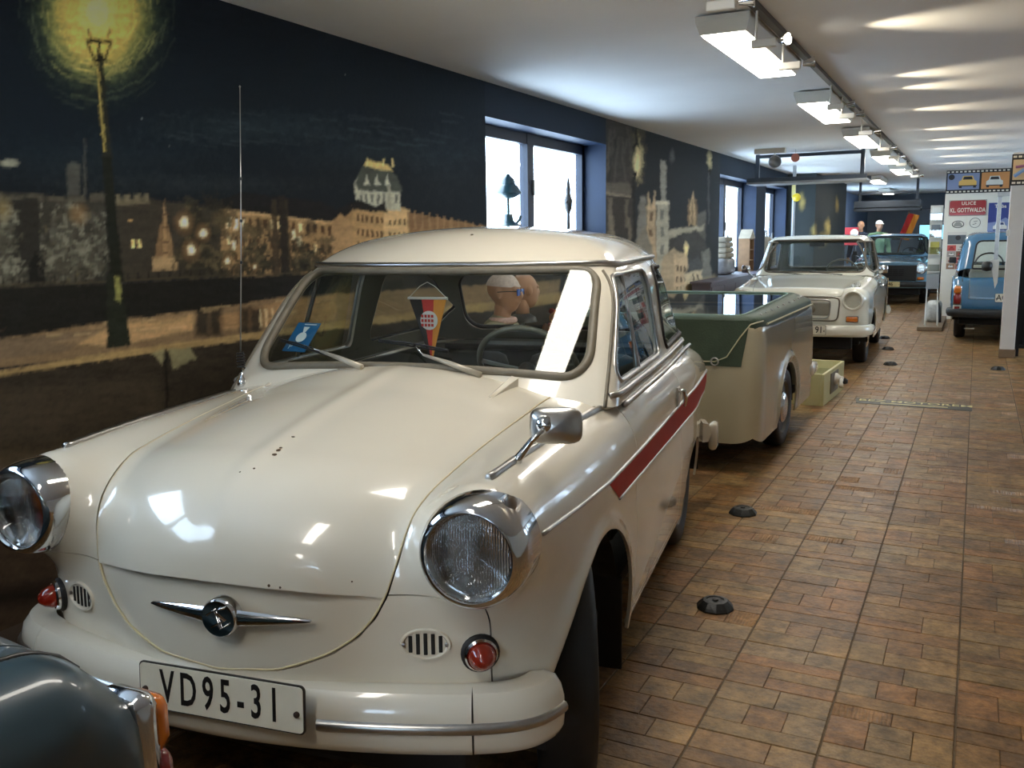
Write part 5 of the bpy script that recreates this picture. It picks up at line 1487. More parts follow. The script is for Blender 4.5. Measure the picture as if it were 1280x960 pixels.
# ---------------------------------------------------------------- trailer with green cover
TRL = (-1.76, 6.4, 0.0)
def F_t(x, y, z):
    ax = np.abs(x)
    w = .668-.10*np.maximum(.45-z, 0)**2-.12*np.maximum(z-.55, 0)**2+.0*y
    arch = np.hypot((y+.10)/.36, (z-.28)/.33)
    w = w+.022*np.exp(-((arch-1.04)/.06)**2)*sstep(z, .15, .3)
    side = ax-w; top = z-.915
    fr = (-1.03+.05*x*x+.05*np.maximum(z-.6, 0))-y; re = y-(1.0-.04*x*x-.15*np.maximum(z-.7, 0))
    b = smax(smax(side, fr, .16), top, .05); return smax(b, re, .10)
def make_trailer():
    tr = empty('car_trailer', TRL, 0, 'pale grey two-wheeled car trailer with dark green laced cover and clear lid', 'trailer')
    M_pg = mat('pale_grey_enamel', srgb(180, 170, 142), .25, coat=.8, var=.03, vscale=3)
    V, T = shell(F_t, (-.6, -.95, .24), (.6, .92, .90), (-.3, -.6, .5), (.3, .6, .6), .02, reach=.9)
    V, T = clip(V, T, lambda V: .19-V[:, 2])
    V, T = clip(V, T, lambda V: np.where(np.abs(V[:, 0]) > .4, 1-np.hypot((V[:, 1]+.10)/.335, (V[:, 2]-.28)/.30), -1.0)*.3)
    g = lambda x, y, z: np.maximum(np.maximum(np.abs(x)-.55, np.abs(y)-.92), .7-z)
    V, T = clip(V, T, outside(g))
    g = lambda x, y, z: .90-y
    v, t = clip(V, T, inside(g, .003)); V, T = clip(V, T, outside(g, .003))
    panel('tail_panel', v, t, F_t, M_pg, tr); panel('trailer_body', V, T, F_t, M_pg, tr)
    th = np.linspace(0, PI, 17)
    for s in (1, -1):
        wheel(tr, s*.585, -.10, s, .27, .135, M_chrome, M_wheelgrey)
        o_ = np.stack([0*th, -.10+.34*np.cos(th), .26+.32*np.sin(th)], 1); n_ = len(th)
        make('inner_arch', np.vstack([o_+[s*.64, 0, 0], o_+[s*.40, 0, 0]]), [(i, i+1, n_+i+1, n_+i) for i in range(n_-1)]+[tuple(range(n_, 2*n_))], M_dark, tr)
    MB().box((0, 0, .24), (1.1, 1.8, .06), bev=.01).build('chassis', M_dark, tr)
    MB().tube([(0, -.9, .30), (0, -1.15, .32)], .03, 8).build('drawbar', M_rubber2, tr)
    # rear bumper corners
    for s in (1, -1):
        MB().box((s*.645, .99, .39), (.08, .26, .10), bev=.03).build('bumper_corner', M_cream, tr, True, 60)
    # green cover: raised frame, skirt over the nose
    M_g = mat('dark_green_canvas', srgb(58, 74, 56), .6, var=.12, vscale=10, bump=.25, bscale=90)
    out = [(-.60, -.985), (.60, -.985), (.655, -.86), (.655, .86), (.60, .93), (-.60, .93), (-.655, .86), (-.655, -.86)]
    inn = [(-.50, -.93), (.50, -.93), (.53, -.86), (.51, .70), (.46, .80), (-.46, .80), (-.51, .70), (-.53, -.86)]
    def dens(p):
        P = []
        for i in range(len(p)):
            a, b = np.array(p[i]), np.array(p[(i+1) % len(p)])
            for u in np.linspace(0, 1, 9)[:-1]: P.append(a*(1-u)+b*u)
        P = np.array(P)
        for _ in range(3): P = (np.roll(P, 1, 0)+2*P+np.roll(P, -1, 0))/4
        return P
    o_, i_ = dens(out), dens(inn); n = len(o_)
    zt = lambda p: .955+.035*(p[:, 1]+.93)/1.7
    rings = [np.c_[o_, np.full(n, .875)], np.c_[o_*1.006, np.full(n, .925)], np.c_[o_*.97+i_*.03, .945+0*zt(o_)], np.c_[o_*.3+i_*.7, zt(i_)+.004], np.c_[i_, zt(i_)], np.c_[i_*.985, zt(i_)-.015]]
    F = []
    for r_ in range(len(rings)-1):
        for k in range(n): k2 = (k+1) % n; F.append((r_*n+k, r_*n+k2, (r_+1)*n+k2, (r_+1)*n+k))
    cov = make('canvas_cover', np.vstack(rings), F, M_g, tr, True)
    # front skirt
    m = 24; Vf = []
    for j, (z_, hw) in enumerate([(.935, .585), (.90, .583), (.80, .57), (.70, .555), (.66, .55)]):
        for i in range(m): 
            x_ = -hw+2*hw*i/(m-1); y_ = None
            ys = np.linspace(-1.2, -.6, 400); f = F_t(np.full(400, x_), ys, np.full(400, min(z_, .86))); y_ = ys[np.argmax(f < 0)]
            Vf.append((x_, y_-.008, z_))
    make('front_skirt', Vf, [(j*m+i, j*m+i+1, (j+1)*m+i+1, (j+1)*m+i) for j in range(4) for i in range(m-1)], M_g, cov, True)
    MB().tube([(-.55, -1.045, .69), (-.2, -1.05, .685), (.2, -1.05, .685), (.40, -1.050, .69), (.47, -1.045, .72), (.545, -1.035, .84), (.60, -1.02, .915), (.655, -.93, .93)], .0045, 6).build('lacing_cord', M_cord, cov, True)
    th = np.linspace(0, 2*PI, 21)[:-1]
    MB().tube(np.stack([.40+.022*np.cos(th), np.full(20, -1.052), .69+.022*np.sin(th)], 1), .005, 6, True).build('cord_ring', M_alu, cov, True)
    for s in (1, -1):
        P = [(s*(.662), y_, .905) for y_ in np.linspace(-.85, .85, 20)]
        MB().tube(P, .006, 6).build('edge_rail', M_cord, cov)
        mid_ = (rings[2]+rings[3])/2; ok_ = np.where((mid_[:, 0]*s > .3) & (np.abs(mid_[:, 1]) < .8))[0]
        for k in ok_[::1]:
            MB().lathe([(.009, -.002), (.009, .004), (.005, .007), (0, .007)], 8, axis_matrix((s*.35, 0, .94)), mid_[k]).build('press_stud', M_alu, cov)
        MB().tube([(s*.64, .93, .45), (s*.65, .955, .7), (s*.62, .93, .88)], .006, 6).build('tail_seam', M_rubber, tr)
    # clear lid
    make('clear_lid', np.c_[i_*.99, zt(i_)-.004], [tuple(range(n))], M_lid, tr)
    P = np.c_[i_, zt(i_)+.002]
    MB().tube(P, .007, 6, True).build('lid_bead', M_bead, tr, True)
    MB().box((0, -.05, .62), (1.1, 1.75, .02)).build('load_floor', M_dark, tr)
    return tr
M_cord = mat('pale_cord', srgb(176, 172, 140), .7)
M_lid = glass('clear_vinyl_lid', (.80, .83, .82), .01, refl=.16)
M_bead = mat('pale_green_bead', srgb(120, 140, 122), .5)
trailer = make_trailer()
# things lying under the lid
b = MB().box((0, 0, .011), (.30, .40, .022), bev=.004).build('map_folder', mat('yellowed_paper', srgb(176, 150, 96), .8, var=.1)); b.location = (-1.62, 6.55, .632)
tag(b, 'yellowed folder lying under the clear lid of the trailer', 'folder')
fg = MB()
v_, f_ = grid_quad((0, 0, 0), (.22, .12, 0), (-.05, .02, .12), 6, 4); v_[:, 1] += .015*np.sin(v_[:, 0]*40); fg.add(v_, [tuple(q) for q in f_]); fg.add(v_+[0, .004, 0], [tuple(q[::-1]) for q in f_])
b = fg.build('small_flag', mat('red_blue_cloth', srgb(170, 60, 46), .8, var=.4, vscale=14), None, True); b.location = (-2.02, 6.3, .633)
tag(b, 'crumpled small red flag inside the covered trailer', 'flag')

# cream tool box on the floor
tb = empty('tool_box', (-1.29, 8.39, 0), math.radians(-2.5), 'cream painted open wooden box with a side lever, on the tiles behind the trailer', 'box')
M_boxp = mat('cream_box_paint', srgb(206, 196, 140), .5, var=.05)
w_, l_, h_ = .46, .96, .27
for s in (1, -1):
    MB().box((s*(w_/2-.012), 0, h_/2), (.024, l_, h_), bev=.003).build('side_board', M_boxp, tb)
    MB().box((0, s*(l_/2-.012), h_/2-.0), (w_-.05, .024, h_), bev=.003).build('end_board', M_boxp, tb)
MB().box((0, 0, .02), (w_-.05, l_-.05, .03)).build('bottom_board', M_boxp, tb)
MB().box((0, 0, .19), (w_-.06, l_-.06, .012)).build('glass_shelf', M_lid, tb)
MB().box((w_/2+.004, -.02, .15), (.008, .34, .18), bev=.003).build('side_plate', M_seal, tb)
lv = MB().lathe([(.05, 0), (.05, .02), (.03, .04), (.02, .07), (0, .07)], 18, axis_matrix((1, 0, 0)), (w_/2+.006, .0, .17)).build('lever_boss', M_gear, tb, True, 40)
MB().tube([(w_/2+.06, 0, .17), (w_/2+.075, -.10, .16), (w_/2+.085, -.16, .13)], [.016, .014, .02], 8).build('lever_arm', M_gear, lv, True)
MB().lathe([(0, -.03), (.024, -.02), (.026, .01), (0, .03)], 12, None, (w_/2+.085, .03, .15)).build('lever_knob', M_rubber2, lv, True)
# ================================================================ SMALLER THINGS
def facing(root_rz=0): return None
# ---- black rubber studs on the tiles
M_stud = mat('black_stud_rubber', srgb(34, 35, 34), .4, bump=.2, bscale=80)
STUDS = [(-.83, 3.35, 'beside the front door of the cream saloon'), (-1.01, 4.62, 'beside the tail of the cream saloon'), (-.78, 10.75, 'beside the front tyre of the white saloon'),
         (-.92, 12.18, 'beside the door of the white boxy saloon'), (-1.07, 13.49, 'beside the tail of the white boxy saloon'), (.27, 10.75, 'in front of the white pillar'), (-.50, 14.85, 'before the wooden plinth')]
for i, (x, y, w) in enumerate(STUDS):
    st = empty('floor_stud', (x, y, 0), .4*i, 'round black rubber barrier foot on the tiles, '+w, 'floor stud', 'rubber barrier feet along the aisle')
    MB().lathe([(.072, 0), (.073, .006), (.066, .016), (.052, .030), (.048, .033), (.036, .034), (.034, .031), (0, .031)], 10).build('rubber_foot', M_stud, st)
    MB().lathe([(.013, .030), (.013, .036), (.008, .038), (0, .038)], 8).build('socket', M_rail, st)
# ---- lettered floor strip
c4 = [np.array(q) for q in ((-.88, 8.43), (.04, 8.40), (.04, 8.12), (-.85, 8.17))]
fs = make('floor_strip', [(q[0], q[1], .0025) for q in c4]+[(q[0], q[1], .0005) for q in c4], [(3, 2, 1, 0), (0, 1, 5, 4), (1, 2, 6, 5), (2, 3, 7, 6), (3, 0, 4, 7)], mat('dark_strip', srgb(58, 55, 46), .5))
tag(fs, 'dark strip on the tiles with yellow words BEZ MOTOREM', 'floor sign')
M_yel = mat('yellow_lettering', srgb(226, 212, 150), .5)
text_mesh('lettering', 'BEZ MOTOREM', .13, M_yel, fs, None, (-.40, 8.335, .003), 1.0, .0004, bold=.001)
MB().box((-.40, 8.225, .003), (.52, .028, .001), rz=-.01).build('underline', M_yel, fs)

# ---- things in the cream saloon
def in_car(o):
    o.matrix_world = Matrix.Translation(CARLOC)@Matrix.Rotation(CARTH, 4, 'Z')@o.matrix_basis
    return o
pn = empty('pennant', (-.06, .72, 1.225), 0); pn.rotation_euler = (0, 0, -.05); in_car(pn)
tag(pn, 'small black, red and gold pennant with a round badge hanging behind the windscreen', 'pennant')
W3 = .145
for k, c in enumerate([(22, 22, 24), (196, 42, 34), (214, 138, 36)]):
    a, b = -W3/2+W3*k/3, -W3/2+W3*(k+1)/3
    V = [(a, -.0015, 0), (b, -.0015, 0), (b*.06+.008, -.0015, -.215), (a*.06+.008, -.0015, -.215)]
    V += [(v[0], .0015, v[2]) for v in V]
    make('pennant_band', V, [(0, 1, 2, 3), (7, 6, 5, 4), (0, 4, 5, 1), (1, 5, 6, 2), (2, 6, 7, 3), (3, 7, 4, 0)], mat('pennant_%d' % k, srgb(*c), .8), pn)
MB().tube([(-.078, 0, .003), (.078, 0, .003)], .005, 8).build('pennant_rod', M_gear, pn)
MB().tube([(-.075, 0, .004), (-.03, 0, .045), (0, 0, .06), (.03, 0, .045), (.075, 0, .004)], .0015, 5).build('pennant_cord', M_gear, pn)
bd = MB().lathe([(.034, 0), (.034, .002), (0, .0025)], 22, axis_matrix((0, -1, 0)), (.004, -.002, -.075)).build('pennant_badge', mat('badge_pale', srgb(206, 206, 200), .6), pn)
for k in range(3):
    for c in range(4): MB().box((-.021+c*.013, -.0052, -.060-.016*k), (.009, .0012, .010), bev=.0004).build('badge_mark', M_stripe, pn)
pk = empty('parking_card', (-.47, .545, 1.10), 0); pk.rotation_euler = (-.78, 0, -.2); in_car(pk)
tag(pk, 'blue parking card with white symbol standing behind the windscreen corner', 'card')
M_pk = mat('parking_blue', srgb(24, 92, 140), .5); M_pkw = mat('parking_white', srgb(214, 224, 228), .5)
MB().box((0, 0, 0), (.105, .003, .13), bev=.001).build('card', M_pk, pk)
MB().lathe([(.022, 0), (.022, .001), (0, .001)], 18, axis_matrix((0, -1, 0)), (0, -.0018, -.002)).build('dial', M_pkw, pk)
make('pointer', [(-.014, -.0022, .045), (.014, -.0022, .045), (.002, -.0022, .012), (-.002, -.0022, .012)], [(3, 2, 1, 0)], M_pkw, pk)
text_mesh('letter', 'P', .032, M_pkw, pk, axis_matrix((0, -1, 0)), (-.025, -.0022, -.045), 1, .0003)
MB().box((.01, -.0022, .056), (.055, .0008, .004)).build('card_heading', M_pkw, pk)
# plush on the parcel shelf
pl = empty('plush_toy', (.02, 2.08, .921), 0); pl.rotation_euler = (0, 0, .5); in_car(pl)
tag(pl, 'small red and orange plush toy on the saloon parcel shelf', 'toy')
M_pr = mat('red_plush', srgb(176, 48, 26), .9, bump=.5, bscale=150); M_po = mat('orange_plush', srgb(206, 120, 50), .9, bump=.5, bscale=150)
def ball(n, c, r, m_, p, sc=(1, 1, 1)):
    v_, f_ = lathe_vf([(0, -1)]+[(math.sin(a), -math.cos(a)) for a in np.linspace(0, PI, 12)[1:-1]]+[(0, 1)], 16)
    return make(n, v_*np.array(sc)*r+np.array(c), f_, m_, p, True)
ball('body', (0, 0, .055), .06, M_pr, pl, (1, .8, .92)); ball('head', (0, -.03, .125), .04, M_po, pl)
for s in (1, -1):
    ball('ear', (s*.026, -.03, .158), .015, M_pr, pl); ball('arm', (s*.058, -.03, .07), .022, M_po, pl, (.8, .8, 1.4)); ball('foot', (s*.035, -.055, .022), .022, M_po, pl)

# ---- shop dummies
M_skin = mat('dummy_skin', srgb(196, 146, 112), .5, var=.04)
def capsule_chain(mb, P, R, n=14):
    P = np.asarray(P, float); R = list(R)
    d = np.r_[0, np.cumsum(np.linalg.norm(np.diff(P, axis=0), axis=1))]
    s = np.linspace(0, d[-1], max(6, int(d[-1]/.02)))
    Q = np.stack([np.interp(s, d, P[:, i]) for i in range(3)], 1); r = np.interp(s, d, R)
    t0 = Q[0]-Q[1]; t0 /= np.linalg.norm(t0); t1 = Q[-1]-Q[-2]; t1 /= np.linalg.norm(t1)
    Q = np.vstack([Q[0]+t0*r[0]*.9, Q[0]+t0*r[0]*.55, Q, Q[-1]+t1*r[-1]*.55, Q[-1]+t1*r[-1]*.9]); r = np.r_[r[0]*.35, r[0]*.8, r, r[-1]*.8, r[-1]*.35]
    mb.tube(Q, r, n)
def F_head(x, y, z):
    """head in its own axes: front = -y, height .235, origin at its middle"""
    sk = np.sqrt((x/.077)**2+((y-.012)/.098)**2+((z-.03)/.088)**2)-1
    jw = np.sqrt((x/(.060-.0*z))**2+((y+.022)/.072)**2+((z+.045)/.075)**2)-1
    f = smin(sk*.08, jw*.07, .04)
    nose = np.sqrt((x/.014)**2+((y+.098)/.024)**2+((z+.012)/.03)**2)-1
    f = smin(f, nose*.016, .014)
    brow = np.sqrt((x/.055)**2+((y+.08)/.012)**2+((z-.028)/.012)**2)-1; f = smin(f, brow*.010, .012)
    for s in (1, -1):
        eye = np.sqrt(((x-s*.030)/.018)**2+((y+.094)/.014)**2+((z-.008)/.012)**2)-1; f = smax(f, -eye*.010, .010)
        ear = np.sqrt(((x-s*.078)/.010)**2+((y-.012)/.020)**2+((z+.0)/.032)**2)-1; f = smin(f, ear*.010, .006)
    lip = np.sqrt((x/.024)**2+((y+.092)/.010)**2+((z+.052)/.010)**2)-1
    return smin(f, lip*.008, .008)
_HV, _HT = shell(F_head, (-.05, -.06, -.07), (.05, .07, .07), (-.01, -.02, -.02), (.01, .02, .02), .006, faces='tbxXyY', reach=.16)
def hand(mb, wrist, d, side):
    d = np.array(d, float); d /= np.linalg.norm(d); sidev = np.array([side, 0, 0.]); sidev -= d*(sidev@d); sidev /= np.linalg.norm(sidev); nrm = np.cross(d, sidev)
    w = np.array(wrist, float)
    for k in range(4):
        o = w+sidev*((k-1.5)*.018)
        capsule_chain(mb, [w+sidev*(k-1.5)*.010, o+d*.085], [.017, .014], 8)
        L_ = (.062, .075, .070, .055)[k]
        capsule_chain(mb, [o+d*.085, o+d*(.085+L_*.5)+nrm*.006, o+d*(.085+L_)+nrm*.026], [.0095, .0085, .0075], 8)
    capsule_chain(mb, [w+d*.03-sidev*.02, w+d*.06-sidev*.05+nrm*.01, w+d*.092-sidev*.058+nrm*.02], [.014, .0105, .009], 8)
def dummy(name, label, loc, rz, sit, top_col, leg_col, turn=0.0, cap=None, shades=None, scarf=None, peak=True, cat='mannequin', voxel=.010, lift=0.0):
    root = empty(name, loc, rz, label, cat)
    dz = (.42+.09-.95) if sit else 0.0
    pel = np.array([0, 0, .95+dz]); che = pel+[0, -.01, .30]; nk = pel+[0, -.01, .50]; hd = nk+[0, -.025, .175]
    body = MB()
    capsule_chain(body, [pel, pel+[0, 0, .15], che, pel+[0, 0, .42]], [.13, .115, .135, .10]); capsule_chain(body, [pel+[0, 0, .40], nk, nk+[0, -.015, .09]], [.075, .052, .055])
    Rz = np.array([[math.cos(turn), -math.sin(turn), 0], [math.sin(turn), math.cos(turn), 0], [0, 0, 1]])
    body.add(_HV@Rz.T+hd, [tuple(t) for t in _HT])
    J = {}
    for s in (1, -1):
        sh = pel+[s*.185, 0, .43]
        if sit: el, wr = pel+[s*.24, -.06, .17], pel+[s*.15, -.30, .12]; kn, an, to = np.array([s*.12, -.44, .50]), np.array([s*.12, -.40, .09]), np.array([s*.13, -.58, .035])
        else: el, wr = pel+[s*.25, .02, .16], pel+[s*.26, -.07, -.08]; kn, an, to = np.array([s*.10, -.02, .50]), np.array([s*.10, .02, .09]), np.array([s*.11, -.15, .035])
        hp = pel+[s*.09, 0, -.02]; J[s] = (sh, el, wr, hp, kn, an, to)
        capsule_chain(body, [pel+[s*.05, 0, .42], sh, el, wr], [.07, .055, .042, .028]); capsule_chain(body, [hp, kn, an], [.088, .060, .042]); capsule_chain(body, [an+[0, .03, -.045], to], [.038, .034])
        hand(body, wr, wr-el+([0, -.05, 0] if sit else 0), s)
    o = body.build('body', M_skin, root, True)
    md = o.modifiers.new('remesh', 'REMESH'); md.mode = 'VOXEL'; md.voxel_size = voxel*.75; md.use_smooth_shade = True
    jk = MB(); capsule_chain(jk, [pel+[0, 0, -.06], pel+[0, 0, .15], che, pel+[0, 0, .44]], [.155, .145, .160, .115])
    for s in (1, -1):
        sh, el, wr, hp, kn, an, to = J[s]; capsule_chain(jk, [pel+[s*.05, 0, .43], sh, el, wr+(el-wr)*.08], [.088, .075, .060, .046])
    capsule_chain(jk, [pel+[0, 0, .43], nk+[0, .0, .005]], [.085, .068])
    M_j = mat(name+'_jacket', top_col, .85, var=.08, vscale=14, bump=.2, bscale=60)
    o = jk.build('jacket', M_j, root, True); md = o.modifiers.new('remesh', 'REMESH'); md.mode = 'VOXEL'; md.voxel_size = voxel; md.use_smooth_shade = True
    tr = MB(); capsule_chain(tr, [pel+[0, 0, .0], pel+[0, 0, .08]], [.145, .135])
    for s in (1, -1):
        sh, el, wr, hp, kn, an, to = J[s]; capsule_chain(tr, [hp, kn, an+(kn-an)*.06], [.105, .078, .062])
    o = tr.build('trousers', mat(name+'_trousers', leg_col, .85, var=.08), root, True); md = o.modifiers.new('remesh', 'REMESH'); md.mode = 'VOXEL'; md.voxel_size = voxel; md.use_smooth_shade = True
    for s in (1, -1):
        sh, el, wr, hp, kn, an, to = J[s]; sb = MB(); capsule_chain(sb, [an+[0, .03, -.04], to+[0, -.02, .0]], [.046, .040]); sb.build('shoe', M_blackpl, root, True)
    def hp_(P): return np.asarray(P)@Rz.T+hd
    if cap is not None:
        v, t = clip(_HV, _HT, lambda V: -(V[:, 2]-.042-.25*V[:, 1]*.3)); n_ = grad(F_head, v)
        M_cap = mat(name+'_cap', cap, .85, var=.15, vscale=50)
        c_ = make('cap', hp_(v+n_*.009), t, M_cap, root, True)
        P = [(.075*math.sin(a), -.088-.055*math.cos(a)*1.0, .046-.012*math.cos(a)) for a in np.linspace(-1.35, 1.35, 13)]; Q = [(.070*math.sin(a), -.055-.03*math.cos(a), .05) for a in np.linspace(-1.35, 1.35, 13)]
        if peak: make('cap_peak', hp_(P+Q), [(i, i+1, 14+i, 13+i) for i in range(12)], M_cap, c_, True)
    if shades is not None:
        M_sh = mat(name+'_shades', shades, .1, coat=.5); g_ = MB()
        for s in (1, -1): v_, f_ = box_vf((.056, .010, .040), .004); g_.add(hp_(v_+np.array([s*.033, -.103, .008])), f_)
        g_.tube(hp_([(-.012, -.107, .014), (.012, -.107, .014)]), .003, 6)
        o = g_.build('sunglasses', M_sh, root, True, 60)
        for s in (1, -1): MB().tube(hp_([(s*.056, -.102, .014), (s*.077, -.05, .016), (s*.086, .015, .012)]), .003, 6).build('temple', M_rubber2, o)
    if scarf is not None:
        th = np.linspace(0, 2*PI, 25)[:-1]
        MB().tube(np.stack([.068*np.cos(th), -.012+.07*np.sin(th), 0*th], 1)+nk+[0, 0, .012], .020, 8, True).build('scarf', mat(name+'_scarf', scarf, .9, var=.2, vscale=60), root, True)
    return root
def stool(loc, label, h=.42):
    r = empty('stool', loc, 0, label, 'stool')
    MB().lathe([(0, h-.035), (.165, h-.035), (.17, h-.02), (.165, h), (0, h)], 28).build('seat', M_wood, r, True, 40)
    for k in range(4):
        a = PI/4+k*PI/2; MB().tube([(.10*math.cos(a), .10*math.sin(a), h-.03), (.16*math.cos(a), .16*math.sin(a), 0)], [.016, .013], 8).build('leg', M_wood, r, True)
    th = np.linspace(0, 2*PI, 25)[:-1]; MB().tube(np.stack([.135*np.cos(th), .135*np.sin(th), .16+0*th], 1), .007, 6, True).build('footring', M_steel, r, True)
M_wood = mat('brown_wood', srgb(120, 88, 56), .55, var=.15, vscale=12)
stool((-2.585, 4.93, 0), 'round wooden stool under the dummy in the white headscarf', .34)
dummy('mannequin', 'seated shop dummy with white headscarf, blue sunglasses and pale jacket behind the cream saloon', (-2.585, 4.93, -.08), math.radians(97), True, srgb(150, 146, 122), srgb(70, 70, 74), 0.0, cap=srgb(222, 204, 196), shades=srgb(36, 84, 176), scarf=srgb(222, 186, 178), peak=False)
wh = empty('display_head', (-2.70, 5.50, 0), math.radians(150), 'bald dummy head on a slim stand behind the headscarfed dummy', 'dummy head')
make('head', _HV+[0, -.01, 1.085], _HT, M_skin, wh, True)
MB().lathe([(.048, .93), (.046, .98), (.05, 1.03)], 20, None, (0, .01, 0)).build('neck', M_skin, wh, True)
MB().lathe([(0, .88), (.10, .88), (.09, .91), (.05, .935), (0, .935)], 24, None, (0, .01, 0)).build('collar_block', M_rubber2, wh, True, 40)
MB().tube([(0, .01, .02), (0, .01, .89)], .014, 10).build('stand_pole', M_steel, wh); MB().lathe([(0, 0), (.12, 0), (.12, .012), (.03, .026), (0, .026)], 24, None, (0, .01, 0)).build('stand_foot', M_rubber2, wh, True, 40)

# ---- window sill things
lam = empty('paraffin_lamp', (-3.06, 6.0, 1.42), 0, 'old dark green paraffin lamp with flared hood on the window sill', 'lamp')
M_lg = mat('dark_green_enamel', srgb(24, 52, 58), .3, coat=.5)
MB().lathe([(0, 0), (.085, 0), (.10, .02), (.105, .07), (.095, .11), (.05, .13), (.035, .15), (.03, .19), (0, .19)], 28).build('fuel_tank', M_lg, lam, True, 40)
MB().tube([(.03, .06, .12), (.04, .10, .15), (.05, .10, .18)], .010, 8).build('pump', M_lg, lam, True)
MB().tube([(0, 0, .18), (0, 0, .33)], .010, 8).build('stem', M_lg, lam)
MB().lathe([(.02, .30), (.05, .31), (.095, .335), (.10, .34), (.07, .39), (.055, .40), (.045, .44), (.02, .46), (.012, .475), (0, .475)], 28).build('hood', M_lg, lam, True, 40)
MB().lathe([(.028, .17), (.034, .22), (.034, .28), (.03, .30)], 20).build('glass_chimney', M_glass, lam, True)
hg = empty('iron_figure', (-3.12, 7.24, 1.42), 0, 'slim dark iron ornament standing on the sill near the window edge', 'ornament')
MB().lathe([(0, 0), (.05, 0), (.05, .02), (.015, .04), (.012, .22), (.03, .26), (.035, .33), (.018, .38), (.02, .42), (.008, .50), (0, .53)], 14).build('spindle', M_rubber2, hg, True, 40)
MB().tube([(0, -.05, .30), (0, 0, .36), (0, .05, .31)], .010, 6).build('crossbar', M_rubber2, hg)
M_bei = mat('beige_cloth', srgb(150, 140, 122), .9, var=.15, vscale=12, bump=.3, bscale=40)
M_wrap = mat('plastic_wrap', srgb(130, 128, 128), .25, var=.2, vscale=16, bump=.6, bscale=26)
bn = empty('cloth_bundle', (-3.02, 12.15, .92), 0, 'stack of folded beige seat covers on a wrapped bundle in the window recess', 'bundle')
MB().box((0, .0, .11), (.26, .50, .22), bev=.05).build('wrapped_bundle', M_wrap, bn, True, 60)
for k in range(4): MB().box((.0, -.02*k, .255+k*.07), (.24, .42-.03*k, .068), bev=.025).build('folded_cover', M_bei, bn, True, 60)
MB().tube([(.0, .14, .40), (.02, .22, .52), (.02, .24, .44), (0, .20, .30)], .012, 6).build('strap', M_wrap, bn, True)
sh = empty('narrow_shelf', (-2.99, 13.45, .92), 0, 'narrow upright wooden case with gabled top in the window recess', 'shelf')
for s in (1, -1): MB().box((0, s*.14, .24), (.16, .02, .48)).build('side_board', M_wood, sh)
MB().box((-.075, 0, .24), (.01, .28, .48)).build('back_board', mat('dark_board', srgb(58, 44, 40), .7), sh)
for k in range(4): MB().box((0, 0, .01+k*.15), (.15, .26, .015)).build('shelf_board', M_wood, sh)
make('gable', [(-.08, -.17, .47), (.09, -.17, .47), (.09, .17, .47), (-.08, .17, .47), (-.08, 0, .60), (.09, 0, .60)], [(0, 1, 5, 4), (2, 3, 4, 5), (1, 2, 5), (3, 0, 4), (3, 2, 1, 0)], M_bei, sh)
for i, (y, h_, w) in enumerate([(14.85, .50, 'taller beige padded backrest leaning in the last recess'), (15.35, .46, 'lower beige padded backrest beside the taller one')]):
    g_ = empty('padded_backrest', (-3.0, y, .92), .1*i, w, 'cushion')
    MB().box((0, 0, h_/2), (.12, .36, h_), bev=.05).build('pad', M_bei, g_, True, 60)
    MB().tube([(.0, -.10, h_-.02), (0, -.05, h_+.08), (0, .05, h_+.08), (0, .10, h_-.02)], .012, 6).build('handle', M_wrap, g_, True)
cb = empty('sideboard', (-2.765, 11.9, 0), 0, 'long low grey-mauve sideboard under the painted wall and windows', 'cabinet')
M_cb = mat('mauve_grey_board', srgb(104, 98, 108), .5, var=.06)
MB().box((0, 0, .46), (.22, 3.4, .88), bev=.006).build('carcass', M_cb, cb); MB().box((.0, 0, .91), (.25, 3.44, .025), bev=.004).build('top_board', M_cb, cb); MB().box((0, 0, .012), (.20, 3.36, .024)).build('plinth', M_dark, cb)
for k in range(6):
    d = MB().box((.116, -1.41+k*.564, .46), (.016, .548, .80), bev=.003).build('cabinet_door', M_cb, cb)
    MB().lathe([(.012, 0), (.012, .012), (0, .02)], 10, axis_matrix((1, 0, 0)), (.124, -1.41+k*.564+.22, .55)).build('knob', M_alu, d)

# ---- things hung from the ceiling
M_sq = mat('grey_square_tube', srgb(74, 82, 92), .4, .5)
def hung_frame(x0, x1, y, zb, dep, label, tall, ztop):
    r = empty('hanging_frame', ((x0+x1)/2, y, zb), 0, label, 'frame'); w = x1-x0
    for s in (-1, 1): MB().box((s*(w/2-.03), 0, (CEIL-zb)/2), (.045, .045, CEIL-zb)).build('hanger', M_sq, r)
    MB().box((0, 0, ztop-zb), (w-.09, .04, .04)).build('crossbar', M_sq, r)
    MB().box((0, 0, -.015), (w+.1, dep, .03), bev=.006).build('tray', M_steel, r)
    for s in (-1, 1): MB().box((0, s*(dep/2-.01), .02), (w+.1, .02, .05+tall)).build('tray_lip', M_sq, r)
hung_frame(-2.57, -1.26, 11.95, 2.09, .5, 'grey steel tray frame hung from the ceiling over the white boxy saloon', 0, 2.41)
hung_frame(-2.10, -1.03, 19.0, 1.93, .5, 'blue-grey steel tray frame hung over the light blue saloon', .14, 2.2)
sp = empty('ceiling_spot', (-2.24, 11.35, CEIL), 0, 'round grey ceiling spotlight on a white mounting plate beside the tray frame', 'spotlight')
MB().box((-.03, 0, -.03), (.36, .10, .058), bev=.006).build('mounting_plate', M_gear, sp); MB().tube([(.02, 0, -.05), (.03, 0, -.10)], .01, 8).build('stem', M_gear, sp)
Mx = axis_matrix((.15, -1, -.15))
MB().lathe([(.03, -.09), (.055, -.06), (.07, 0), (.075, .02), (.068, .025), (.05, .0), (.02, -.02), (0, -.02)], 26, Mx, (.03, 0, -.15)).build('lamp_head', M_steel, sp, True, 40)
